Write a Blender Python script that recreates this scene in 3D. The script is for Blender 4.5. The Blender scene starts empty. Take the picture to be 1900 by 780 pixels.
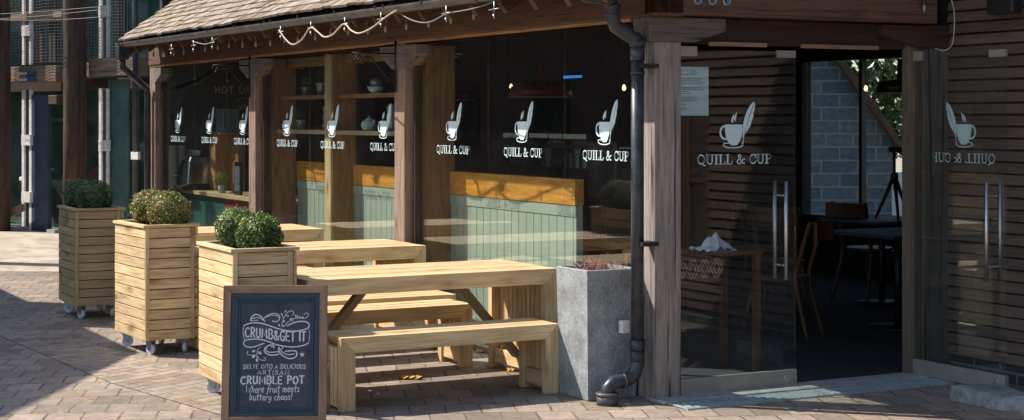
import bpy, bmesh, math, random
from mathutils import Vector, Matrix
R = math.radians
random.seed(7)
scene = bpy.context.scene
col = scene.collection

# ------------------------------------------------------------------ camera, sky, sun, exposure
CAM = Vector((8.088, -5.259, 1.65)); TH = R(28.1)
AX = Vector((-math.cos(TH), math.sin(TH), 0)); RX = Vector((math.sin(TH), math.cos(TH), 0))
VIEW_ROT = math.atan2(RX.y, RX.x)
cd = bpy.data.cameras.new('camera'); cam = bpy.data.objects.new('camera', cd); col.objects.link(cam)
cam.location = CAM; cam.rotation_euler = (R(90), 0, VIEW_ROT)
cd.lens = 36 * 3070 / 1900; cd.sensor_width = 36; cd.shift_y = -172 / 1900
cd.clip_start = 0.05; cd.clip_end = 2000
scene.camera = cam

SUN_TRAVEL = Vector((1, 1, -1.449)).normalized()
sl = bpy.data.lights.new('sun', 'SUN'); sl.energy = 4.6; sl.angle = R(0.45); sl.color = (1, .93, .82)
sun = bpy.data.objects.new('sun', sl); col.objects.link(sun)
sun.rotation_euler = SUN_TRAVEL.to_track_quat('-Z', 'Y').to_euler()
w = bpy.data.worlds.new('World'); scene.world = w; w.use_nodes = True
nt = w.node_tree; bg = nt.nodes['Background']
sky = nt.nodes.new('ShaderNodeTexSky'); sky.sky_type = 'NISHITA'; sky.sun_disc = False
sky.sun_elevation = math.asin(-SUN_TRAVEL.z)
sky.sun_rotation = math.atan2(-SUN_TRAVEL.x, -SUN_TRAVEL.y)
nt.links.new(sky.outputs[0], bg.inputs[0]); bg.inputs[1].default_value = 0.13
scene.view_settings.view_transform = 'Standard'; scene.view_settings.look = 'None'
scene.view_settings.exposure = 0.85; scene.view_settings.gamma = 1; scene.view_settings.use_curve_mapping = False
scene.cycles.max_bounces = 10; scene.cycles.transparent_max_bounces = 24
scene.cycles.glossy_bounces = 5; scene.cycles.diffuse_bounces = 5

# ------------------------------------------------------------------ materials
def mat(name):
    m = bpy.data.materials.new(name); m.use_nodes = True
    t = m.node_tree; return m, t, t.nodes['Principled BSDF']
def N(t, kind, **kw):
    n = t.nodes.new(kind)
    for k, v in kw.items():
        if hasattr(n, k): setattr(n, k, v)
        else: n.inputs[k.replace('_', ' ')].default_value = v
    return n
def ramp(t, fac, stops):
    r = t.nodes.new('ShaderNodeValToRGB'); el = r.color_ramp.elements
    while len(el) < len(stops): el.new(.5)
    for e, (p, c) in zip(el, stops): e.position = p; e.color = (*c, 1) if len(c) == 3 else c
    t.links.new(fac, r.inputs[0]); return r.outputs[0]
def mathn(t, op, a, b=None, c=None, clamp=False):
    n = t.nodes.new('ShaderNodeMath'); n.operation = op; n.use_clamp = clamp
    for i, v in enumerate((a, b, c)):
        if v is None: continue
        if isinstance(v, (int, float)): n.inputs[i].default_value = v
        else: t.links.new(v, n.inputs[i])
    return n.outputs[0]
def mixc(t, fac, a, b, mode='MIX'):
    n = t.nodes.new('ShaderNodeMix'); n.data_type = 'RGBA'; n.blend_type = mode
    for s, v in ((n.inputs[0], fac), (n.inputs[6], a), (n.inputs[7], b)):
        if isinstance(v, (int, float)): s.default_value = v
        elif isinstance(v, tuple): s.default_value = (*v, 1)
        else: t.links.new(v, s)
    return n.outputs[2]
def attr(t, name):
    n = t.nodes.new('ShaderNodeAttribute'); n.attribute_name = name; return n
def mapping(t, vec, scale=(1, 1, 1), rot=(0, 0, 0), loc=(0, 0, 0)):
    n = t.nodes.new('ShaderNodeMapping'); t.links.new(vec, n.inputs[0])
    n.inputs['Scale'].default_value = scale; n.inputs['Rotation'].default_value = rot; n.inputs['Location'].default_value = loc
    return n.outputs[0]
def noise(t, vec, scale, detail=4, rough=.55, dist=0):
    n = t.nodes.new('ShaderNodeTexNoise'); t.links.new(vec, n.inputs['Vector'])
    n.inputs['Scale'].default_value = scale; n.inputs['Detail'].default_value = detail
    n.inputs['Roughness'].default_value = rough; n.inputs['Distortion'].default_value = dist
    return n.outputs['Fac']
def bump(t, b, h, strength=.3, dist=.01):
    n = t.nodes.new('ShaderNodeBump'); n.inputs['Strength'].default_value = strength; n.inputs['Distance'].default_value = dist
    t.links.new(h, n.inputs['Height']); t.links.new(n.outputs[0], b.inputs['Normal'])

def wood(name, c1, c2, knot=None, knots=.5, vary=.25, rough=.7, cracks=0, grain=1.0, bmp=.25, stain=0, spec=.3):
    """grain runs along x of the per-vertex attribute g, rnd differs per plank"""
    m, t, b = mat(name)
    g = attr(t, 'g').outputs['Vector']; r = attr(t, 'rnd').outputs['Fac']
    g1 = mapping(t, g, (1.6, 22 * grain, 22 * grain))
    n1 = noise(t, g1, 2.2, 5, .6, .6)
    g2 = mapping(t, g, (3, 90 * grain, 90 * grain)); n2 = noise(t, g2, 2.5, 3, .6)
    f = mathn(t, 'ADD', mathn(t, 'MULTIPLY', n1, .7), mathn(t, 'MULTIPLY', n2, .3))
    c = ramp(t, f, [(.36, c2), (.58, c1)])
    # knots
    v = t.nodes.new('ShaderNodeTexVoronoi'); t.links.new(mapping(t, g, (2.4, 6.5, 6.5)), v.inputs['Vector']); v.inputs['Scale'].default_value = 1.0
    kc = knot or tuple(x * .45 for x in c2)
    kf = mathn(t, 'MULTIPLY', ramp(t, v.outputs['Distance'], [(.09, (1, 1, 1)), (.15, (.45, .45, .45)), (.30, (0, 0, 0))]), knots)
    c = mixc(t, kf, c, kc)
    # broad uneven tone
    big = noise(t, mapping(t, g, (1.2, 4, 4)), 1.7, 3)
    c = mixc(t, .5, c, ramp(t, big, [(.3, (.72, .72, .72)), (.7, (1.15, 1.12, 1.08))]), 'MULTIPLY')
    vv = mathn(t, 'ADD', mathn(t, 'MULTIPLY', r, 2 * vary), 1 - vary)
    cm = t.nodes.new('ShaderNodeCombineColor')
    for i in range(3): t.links.new(vv, cm.inputs[i])
    c = mixc(t, 1.0, c, cm.outputs[0], 'MULTIPLY')
    h = f
    if cracks:
        cn = noise(t, mapping(t, g, (.55, 34, 34)), 1.6, 3, .55, .5)
        cf = ramp(t, cn, [(.35, (.06, .06, .06)), (.41, (1, 1, 1))])
        c = mixc(t, cracks, c, mixc(t, 1.0, c, cf, 'MULTIPLY'))
        h = mathn(t, 'ADD', mathn(t, 'MULTIPLY', cf, .7), mathn(t, 'MULTIPLY', f, .5))
    if stain:
        geo = t.nodes.new('ShaderNodeNewGeometry')
        sn = noise(t, geo.outputs['Position'], 3.5, 5, .65)
        c = mixc(t, mathn(t, 'MULTIPLY', ramp(t, sn, [(.45, (0, 0, 0)), (.7, (1, 1, 1))]), stain), c, (.10, .095, .085))
    t.links.new(c, b.inputs['Base Color']); b.inputs['Roughness'].default_value = rough
    b.inputs['Specular IOR Level'].default_value = spec
    bump(t, b, h, bmp, .006)
    return m

def plain(name, c, rough=.6, metal=0, vary=.15, scale=12, bmp=.1, spec=.5, c2=None, bscale=None, fine=0):
    m, t, b = mat(name)
    tc = t.nodes.new('ShaderNodeNewGeometry').outputs['Position']
    n = noise(t, tc, scale, 6, .65)
    a = tuple(x * (1 - vary) for x in c); d = c2 or tuple(min(1, x * (1 + vary)) for x in c)
    cc = ramp(t, n, [(.35, a), (.65, d)])
    if fine:
        n3 = noise(t, tc, 75, 4, .75)
        cc = mixc(t, fine, cc, ramp(t, n3, [(.35, (.55, .55, .55)), (.65, (1.35, 1.35, 1.35))]), 'MULTIPLY')
    t.links.new(cc, b.inputs['Base Color'])
    b.inputs['Roughness'].default_value = rough; b.inputs['Metallic'].default_value = metal
    b.inputs['Specular IOR Level'].default_value = spec
    if bmp: bump(t, b, noise(t, tc, bscale or scale * 6, 4), bmp, .004)
    return m

def emit(name, c, s):
    m, t, b = mat(name); b.inputs['Base Color'].default_value = (*c, 1)
    b.inputs['Emission Color'].default_value = (*c, 1); b.inputs['Emission Strength'].default_value = s; return m

def glass(name, tint=(.93, .96, .95), ior=1.52, dirt=.03, boost=1.0):
    m = bpy.data.materials.new(name); m.use_nodes = True; t = m.node_tree
    for n in list(t.nodes): t.nodes.remove(n)
    out = t.nodes.new('ShaderNodeOutputMaterial')
    geo = t.nodes.new('ShaderNodeNewGeometry')
    fr = t.nodes.new('ShaderNodeFresnel')
    io = mathn(t, 'ADD', mathn(t, 'MULTIPLY', geo.outputs['Backfacing'], 1 / ior - ior), ior)
    t.links.new(io, fr.inputs['IOR'])
    f = mathn(t, 'MULTIPLY', fr.outputs[0], boost, clamp=True)
    tr = t.nodes.new('ShaderNodeBsdfTransparent'); tr.inputs[0].default_value = (*tint, 1)
    gl = t.nodes.new('ShaderNodeBsdfGlossy'); gl.inputs['Roughness'].default_value = 0.0
    # old glass is never quite flat: a very slow ripple in the reflections
    bn = t.nodes.new('ShaderNodeBump'); bn.inputs['Strength'].default_value = .02; bn.inputs['Distance'].default_value = .02
    t.links.new(noise(t, geo.outputs['Position'], 1.3, 1), bn.inputs['Height']); t.links.new(bn.outputs[0], gl.inputs['Normal'])
    mx = t.nodes.new('ShaderNodeMixShader'); t.links.new(f, mx.inputs[0]); t.links.new(tr.outputs[0], mx.inputs[1]); t.links.new(gl.outputs[0], mx.inputs[2])
    df = t.nodes.new('ShaderNodeBsdfDiffuse'); df.inputs[0].default_value = (.6, .62, .6, 1)
    dn = mathn(t, 'MULTIPLY', ramp(t, noise(t, geo.outputs['Position'], 5, 6, .7), [(.4, (.15, .15, .15)), (.75, (1, 1, 1))]), dirt)
    m2 = t.nodes.new('ShaderNodeMixShader'); t.links.new(dn, m2.inputs[0]); t.links.new(mx.outputs[0], m2.inputs[1]); t.links.new(df.outputs[0], m2.inputs[2])
    t.links.new(m2.outputs[0], out.inputs[0]); return m

def leafmat(name, c1, c2, c3):
    m, t, b = mat(name)
    r = attr(t, 'rnd').outputs['Fac']
    c = ramp(t, r, [(.1, c1), (.5, c2), (.9, c3)])
    t.links.new(c, b.inputs['Base Color']); b.inputs['Roughness'].default_value = .38
    b.inputs['Specular IOR Level'].default_value = .5
    tl = t.nodes.new('ShaderNodeBsdfTranslucent'); t.links.new(mixc(t, 1.0, c, (1.2, 1.3, .5), 'MULTIPLY'), tl.inputs[0])
    mx = t.nodes.new('ShaderNodeMixShader'); mx.inputs[0].default_value = .25
    t.links.new(b.outputs[0], mx.inputs[1]); t.links.new(tl.outputs[0], mx.inputs[2])
    t.links.new(mx.outputs[0], t.nodes['Material Output'].inputs[0]); return m

def paving(name, bw, rh, rot, cols, mortar, moss=.5, mort=.008, bmp=.5, shift=(0, 0, 0)):
    m, t, b = mat(name)
    pos = t.nodes.new('ShaderNodeNewGeometry').outputs['Position']
    wob = t.nodes.new('ShaderNodeTexNoise'); t.links.new(pos, wob.inputs['Vector']); wob.inputs['Scale'].default_value = 2.5
    ad = t.nodes.new('ShaderNodeVectorMath'); ad.operation = 'MULTIPLY_ADD'
    t.links.new(wob.outputs['Color'], ad.inputs[0]); ad.inputs[1].default_value = (.035, .035, 0); t.links.new(pos, ad.inputs[2])
    wob2 = t.nodes.new('ShaderNodeTexNoise'); t.links.new(pos, wob2.inputs['Vector']); wob2.inputs['Scale'].default_value = 22
    ad2 = t.nodes.new('ShaderNodeVectorMath'); ad2.operation = 'MULTIPLY_ADD'
    t.links.new(wob2.outputs['Color'], ad2.inputs[0]); ad2.inputs[1].default_value = (.010, .010, 0); t.links.new(ad.outputs[0], ad2.inputs[2])
    vec = mapping(t, ad2.outputs[0], (1, 1, 1), (0, 0, -rot), shift)
    br = t.nodes.new('ShaderNodeTexBrick'); t.links.new(vec, br.inputs['Vector'])
    br.offset = .5; br.inputs['Scale'].default_value = 1; br.inputs['Brick Width'].default_value = bw; br.inputs['Row Height'].default_value = rh
    br.inputs['Mortar Size'].default_value = mort; br.inputs['Mortar Smooth'].default_value = .35
    br.inputs['Color1'].default_value = (0, 0, 0, 1); br.inputs['Color2'].default_value = (1, 1, 1, 1); br.inputs['Mortar'].default_value = (.5, .5, .5, 1)
    c = ramp(t, br.outputs['Color'], [(0, cols[0]), (.35, cols[1]), (.7, cols[2]), (1, cols[3])])
    n1 = noise(t, pos, 1.1, 5, .6); n2 = noise(t, pos, 26, 6, .78); n3 = noise(t, pos, 7, 5, .7)
    c = mixc(t, .8, c, ramp(t, n1, [(.3, (.72, .74, .76)), (.7, (1.16, 1.1, 1.04))]), 'MULTIPLY')
    c = mixc(t, .7, c, ramp(t, n2, [(.33, (.6, .6, .6)), (.68, (1.25, 1.25, 1.25))]), 'MULTIPLY')
    c = mixc(t, .6, c, ramp(t, n3, [(.36, (.68, .66, .64)), (.62, (1.12, 1.12, 1.12))]), 'MULTIPLY')
    mossf = mathn(t, 'MULTIPLY', ramp(t, noise(t, pos, 1.7, 4, .6), [(.46, (0, 0, 0)), (.6, (1, 1, 1))]), moss)
    mc = mixc(t, mossf, mortar, (.13, .15, .035))
    jf = ramp(t, noise(t, pos, 9, 3), [(.3, (.35, .35, .35)), (.55, (1, 1, 1))])
    c = mixc(t, mathn(t, 'MULTIPLY', br.outputs['Fac'], jf), c, mc)
    t.links.new(c, b.inputs['Base Color']); b.inputs['Roughness'].default_value = .85; b.inputs['Specular IOR Level'].default_value = .25
    h = mathn(t, 'ADD', mathn(t, 'MULTIPLY', br.outputs['Fac'], -1), mathn(t, 'MULTIPLY', n2, .35))
    h = mathn(t, 'ADD', h, mathn(t, 'MULTIPLY', br.outputs['Color'], .25))
    bump(t, b, h, bmp, .012); return m

M = {}
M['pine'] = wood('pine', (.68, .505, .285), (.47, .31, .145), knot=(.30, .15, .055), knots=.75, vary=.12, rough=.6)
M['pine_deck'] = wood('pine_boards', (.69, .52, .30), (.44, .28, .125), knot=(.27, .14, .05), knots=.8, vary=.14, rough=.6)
M['pine_dull'] = wood('dull_pine', (.42, .31, .17), (.31, .21, .105), knot=(.15, .08, .035), knots=.8, vary=.12, rough=.7)  # pine in darker, duller tones than the other boards
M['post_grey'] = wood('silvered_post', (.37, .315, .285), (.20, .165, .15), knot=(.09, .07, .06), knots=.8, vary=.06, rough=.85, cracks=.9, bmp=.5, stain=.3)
M['post'] = wood('weathered_post', (.30, .205, .155), (.18, .12, .092), knot=(.05, .035, .03), knots=.6, vary=.1, rough=.85, cracks=.85, bmp=.5, stain=.25)
M['bracket'] = wood('grey_bracket', (.17, .145, .13), (.11, .09, .08), knots=.4, vary=.1, rough=.85, cracks=.8, bmp=.4)
M['plate'] = wood('wall_plate_wood', (.15, .082, .05), (.09, .048, .03), knots=.4, vary=.1, rough=.75, cracks=.6, bmp=.3)
M['beam'] = wood('red_brown_beam', (.13, .070, .044), (.07, .038, .027), knots=.5, vary=.2, rough=.75, cracks=.5, bmp=.4, stain=.2)
M['darkbeam'] = wood('dark_beam', (.06, .036, .027), (.03, .02, .016), knots=.4, vary=.2, rough=.8, cracks=.4)
M['clap'] = wood('clapboard', (.150, .100, .080), (.105, .068, .054), knots=.25, vary=.16, rough=.7, cracks=.3, bmp=.4, stain=.2)
M['inner'] = wood('inner_brown_wood', (.42, .215, .095), (.23, .11, .045), knots=.8, vary=.12, rough=.5)
M['oak'] = wood('oiled_oak', (.70, .32, .06), (.45, .17, .025), knots=.2, vary=.1, rough=.4, grain=.6)
M['jamb'] = wood('dull_jamb', (.15, .115, .085), (.10, .072, .052), knots=.4, vary=.1, rough=.7)
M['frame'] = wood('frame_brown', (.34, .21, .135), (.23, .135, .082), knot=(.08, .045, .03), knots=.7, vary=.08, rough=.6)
M['chair'] = wood('chair_wood', (.13, .055, .025), (.075, .032, .015), knots=.1, vary=.1, rough=.4)
M['oldpole'] = wood('old_pole', (.10, .065, .048), (.045, .032, .027), knots=.4, vary=.1, rough=.9, cracks=.9, bmp=.8, grain=.6)
M['oldbeam'] = wood('old_pale_beam', (.30, .22, .155), (.17, .12, .085), knots=.4, vary=.15, rough=.9, cracks=.7, bmp=.6)
M['sage'] = plain('sage_paint', (.37, .415, .345), .55, vary=.06, scale=6)
M['pipe'] = plain('black_pipe', (.022, .028, .042), .38, vary=.5, scale=9, c2=(.05, .055, .065), bmp=.08)
M['gutter'] = plain('weathered_gutter', (.085, .078, .074), .42, vary=.35, scale=7, bmp=.1)
M['stonepot'] = plain('slate_grey_pot', (.25, .26, .265), .75, vary=.3, scale=7, bmp=.25, bscale=160, fine=.75)
M['steel'] = plain('brushed_steel', (.55, .54, .52), .38, 1, vary=.1, scale=20, bmp=.03)
M['rail'] = plain('satin_metal_rail', (.36, .33, .30), .45, .5, vary=.12, scale=5, bmp=.03)
M['white'] = plain('white_paint', (.75, .76, .76), .5, vary=.08, bmp=.03)
M['decal'] = plain('frosted_vinyl', (.60, .74, .77), .5, vary=.03, bmp=0)
M['chalk'] = plain('chalk', (.62, .64, .68), .9, vary=.3, scale=120, bmp=.1)
M['board'] = plain('chalkboard', (.022, .027, .042), .55, vary=.25, scale=6, bmp=.05, c2=(.050, .055, .070))
M['navy'] = plain('navy_moulding', (.012, .028, .052), .4, vary=.1, bmp=.02)
M['black'] = plain('black_paint', (.012, .012, .013), .5, bmp=.02)
M['soil'] = plain('soil', (.05, .035, .025), .95, vary=.5, scale=60, bmp=1)
M['castor'] = plain('castor_wheel', (.50, .52, .62), .4, vary=.15, bmp=.02)
M['zinc'] = plain('zinc', (.30, .31, .32), .4, .8, vary=.2, bmp=.05)
M['tile'] = None
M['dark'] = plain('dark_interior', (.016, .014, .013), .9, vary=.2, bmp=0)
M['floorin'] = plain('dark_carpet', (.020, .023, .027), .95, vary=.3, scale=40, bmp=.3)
M['red'] = plain('red_enamel', (.22, .010, .012), .35, vary=.05, bmp=0)
M['redpanel'] = plain('red_panel', (.25, .02, .015), .5, bmp=0)
M['green'] = plain('green_panel', (.012, .10, .075), .45, vary=.15, bmp=.02)
M['teal'] = plain('teal_curtain', (.05, .12, .12), .6, vary=.3, scale=3, bmp=.05)
M['navypanel'] = plain('navy_panel', (.035, .055, .09), .55, vary=.25, scale=4, bmp=.05)
M['slate_post'] = plain('slate_grey_web', (.05, .06, .075), .6, bmp=.02)
M['galv'] = plain('galvanised_edge', (.70, .68, .65), .6, .0, vary=.2, scale=15, bmp=.1)
M['plinth'] = None
M['threshold'] = plain('threshold_stone', (.33, .33, .31), .7, vary=.25, scale=10, bmp=.2, fine=.3)
M['slab'] = plain('door_stop_slab', (.20, .205, .195), .85, vary=.4, scale=14, bmp=.9, bscale=40)
M['paper'] = plain('paper', (.48, .62, .68), .8, vary=.03, bmp=0)
M['ink'] = plain('ink', (.06, .08, .11), .9, bmp=0)
M['ceramic'] = plain('ceramic', (.42, .50, .52), .25, vary=.05, bmp=0)
M['potmetal'] = plain('pot_metal', (.28, .33, .36), .35, .6, bmp=.02)
M['chrome'] = plain('chrome', (.55, .58, .62), .18, 1, bmp=.02)
M['cup'] = plain('paper_cups', (.36, .32, .26), .7, bmp=0)
M['textile'] = plain('textile_red_brown', (.045, .014, .012), .95, bmp=.2)
M['zig'] = plain('textile_zigzag', (.34, .28, .25), .95, bmp=0)
M['cloth'] = plain('white_cloth', (.55, .60, .72), .9, vary=.1, bmp=.2)
M['tealcup'] = plain('teal_cup', (.02, .25, .26), .4, bmp=0)
M['blue'] = plain('blue_plastic', (.02, .09, .20), .4, bmp=0)
M['crate'] = plain('orange_crate', (.30, .12, .04), .7, bmp=.1)
M['wire'] = plain('grey_wire', (.16, .16, .155), .6, bmp=0)
M['cable'] = plain('pale_cable', (.42, .35, .25), .6, bmp=0)
M['iron'] = plain('wrought_iron', (.02, .018, .018), .5, .6, bmp=.1)
M['bulbglass'] = plain('bulb_glass', (.30, .29, .27), .15, vary=.1, bmp=0)
M['glow'] = emit('warm_bulb', (1, .62, .28), 2.2)
M['bluelight'] = emit('blue_strip', (.04, .28, .8), .5)
M['fridge'] = emit('lit_display_strip', (.75, .85, .8), .045)
M['orangechalk'] = plain('orange_chalk', (.80, .36, .14), .9, bmp=0)
M['greenchalk'] = plain('green_chalk', (.25, .40, .18), .9, bmp=0)
M['twig'] = plain('red_twigs', (.24, .10, .08), .8, bmp=.1)
M['leafdead'] = plain('dead_leaf', (.50, .26, .05), .8, vary=.3, scale=60, bmp=.3)
M['grate'] = plain('galvanised_grate', (.36, .42, .43), .5, .3, vary=.2, bmp=.1)
M['stem'] = plain('stem', (.09, .06, .04), .9, bmp=.4)
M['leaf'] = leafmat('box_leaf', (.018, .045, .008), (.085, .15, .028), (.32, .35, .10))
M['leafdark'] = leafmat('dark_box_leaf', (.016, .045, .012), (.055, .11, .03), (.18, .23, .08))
M['leafdry'] = leafmat('dry_box_leaf', (.05, .09, .012), (.20, .22, .045), (.46, .27, .11))
M['tree'] = leafmat('tree_leaf', (.012, .035, .010), (.035, .075, .02), (.08, .13, .03))
M['glass'] = glass('window_glass', tint=(.93, .965, .95), dirt=.006, boost=1.1)
M['doorglass'] = glass('door_glass', tint=(.94, .965, .955), dirt=.012, boost=1.35)
M['farglass'] = glass('far_glass', tint=(.5, .8, .78), dirt=.10, boost=1.0)

ROWROT = R(68.5)
M['pave'] = paving('block_paving', .20, .265, ROWROT,
    [(.205, .165, .132), (.285, .225, .18), (.335, .272, .225), (.25, .21, .18)], (.085, .07, .058), .9, .007)
M['pave_band'] = paving('small_block_paving', .23, .105, R(118),
    [(.235, .185, .145), (.315, .25, .195), (.355, .295, .24), (.27, .23, .195)], (.075, .065, .05), 1.0, .006)
m, t, b = mat('sandy_concrete')
pos = t.nodes.new('ShaderNodeNewGeometry').outputs['Position']
c = ramp(t, noise(t, mapping(t, pos, (1, 2.2, 1), (0, 0, -ROWROT)), 1.6, 7, .65, .5), [(.32, (.24, .195, .15)), (.5, (.38, .32, .25)), (.7, (.47, .41, .33))])
t.links.new(c, b.inputs['Base Color']); b.inputs['Roughness'].default_value = .9; bump(t, b, noise(t, pos, 60, 4), .3, .006); M['sand'] = m
# roof tiles: every tile carries its own rnd
m, t, b = mat('clay_tile')
pos = t.nodes.new('ShaderNodeNewGeometry').outputs['Position']; r_ = attr(t, 'rnd').outputs['Fac']
c = ramp(t, r_, [(0, (.14, .095, .070)), (.3, (.205, .15, .11)), (.6, (.27, .21, .16)), (.85, (.32, .26, .205)), (1, (.23, .19, .16))])
c = mixc(t, .7, c, ramp(t, noise(t, pos, 14, 5, .7), [(.35, (.7, .7, .7)), (.65, (1.2, 1.2, 1.2))]), 'MULTIPLY')
c = mixc(t, mathn(t, 'MULTIPLY', ramp(t, noise(t, pos, 3.2, 6, .7), [(.54, (0, 0, 0)), (.66, (1, 1, 1))]), .75), c, (.20, .17, .045))
t.links.new(c, b.inputs['Base Color']); b.inputs['Roughness'].default_value = .9; bump(t, b, noise(t, pos, 50, 5), .6, .008); M['tile'] = m
def masonry(name, cols, mortar, bw, rh, ms, axis='xz'):
    m, t, b = mat(name)
    g = attr(t, 'g').outputs['Vector']
    br = t.nodes.new('ShaderNodeTexBrick'); t.links.new(g, br.inputs['Vector']); br.offset = .5; br.squash = .75; br.squash_frequency = 3
    br.inputs['Scale'].default_value = 1; br.inputs['Brick Width'].default_value = bw; br.inputs['Row Height'].default_value = rh
    br.inputs['Mortar Size'].default_value = ms; br.inputs['Mortar Smooth'].default_value = .3
    br.inputs['Color1'].default_value = (0, 0, 0, 1); br.inputs['Color2'].default_value = (1, 1, 1, 1)
    c = ramp(t, br.outputs['Color'], [(0, cols[0]), (.5, cols[1]), (1, cols[2])])
    c = mixc(t, .8, c, ramp(t, noise(t, g, 9, 6, .7), [(.35, (.6, .6, .6)), (.65, (1.25, 1.25, 1.25))]), 'MULTIPLY')
    c = mixc(t, br.outputs['Fac'], c, mortar)
    t.links.new(c, b.inputs['Base Color']); b.inputs['Roughness'].default_value = .9
    bump(t, b, mathn(t, 'SUBTRACT', noise(t, g, 14, 5), br.outputs['Fac']), .6, .02); return m
M['stone'] = masonry('shade_tinted_stone', [(.05, .085, .12), (.075, .11, .14), (.10, .125, .15)], (.17, .18, .18), .55, .20, .016)  # the blue cast of sky-lit shade is mixed into the stone tones
M['plinth'] = masonry('dark_brick', [(.035, .035, .04), (.05, .045, .05), (.065, .055, .055)], (.17, .16, .15), .225, .075, .010)

SPLIT = {'pipe_collar': 'pipe_collar', 'scroll': 'scroll', 'gutter_clips': 'gutter_clip', 'patch_fitting': 'patch_fitting', 'mullion': 'mullion', 'joint_plate': 'joint_plate', 'brace': 'brace', 'plate_marks': 'plate_lettering', 'stock_boxes': 'stock_box', 'cups': 'cup_column', 'head_trim': 'head_trim', 'shelf': 'shelf', 'pad_stone': 'pad_stone', 'pipe_clip': 'pipe_clip', 'pastries': 'pastry', 'warming_cups': 'warming_cup', 'window_sill': 'window_sill', 'grey_length': 'grey_length'}
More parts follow.
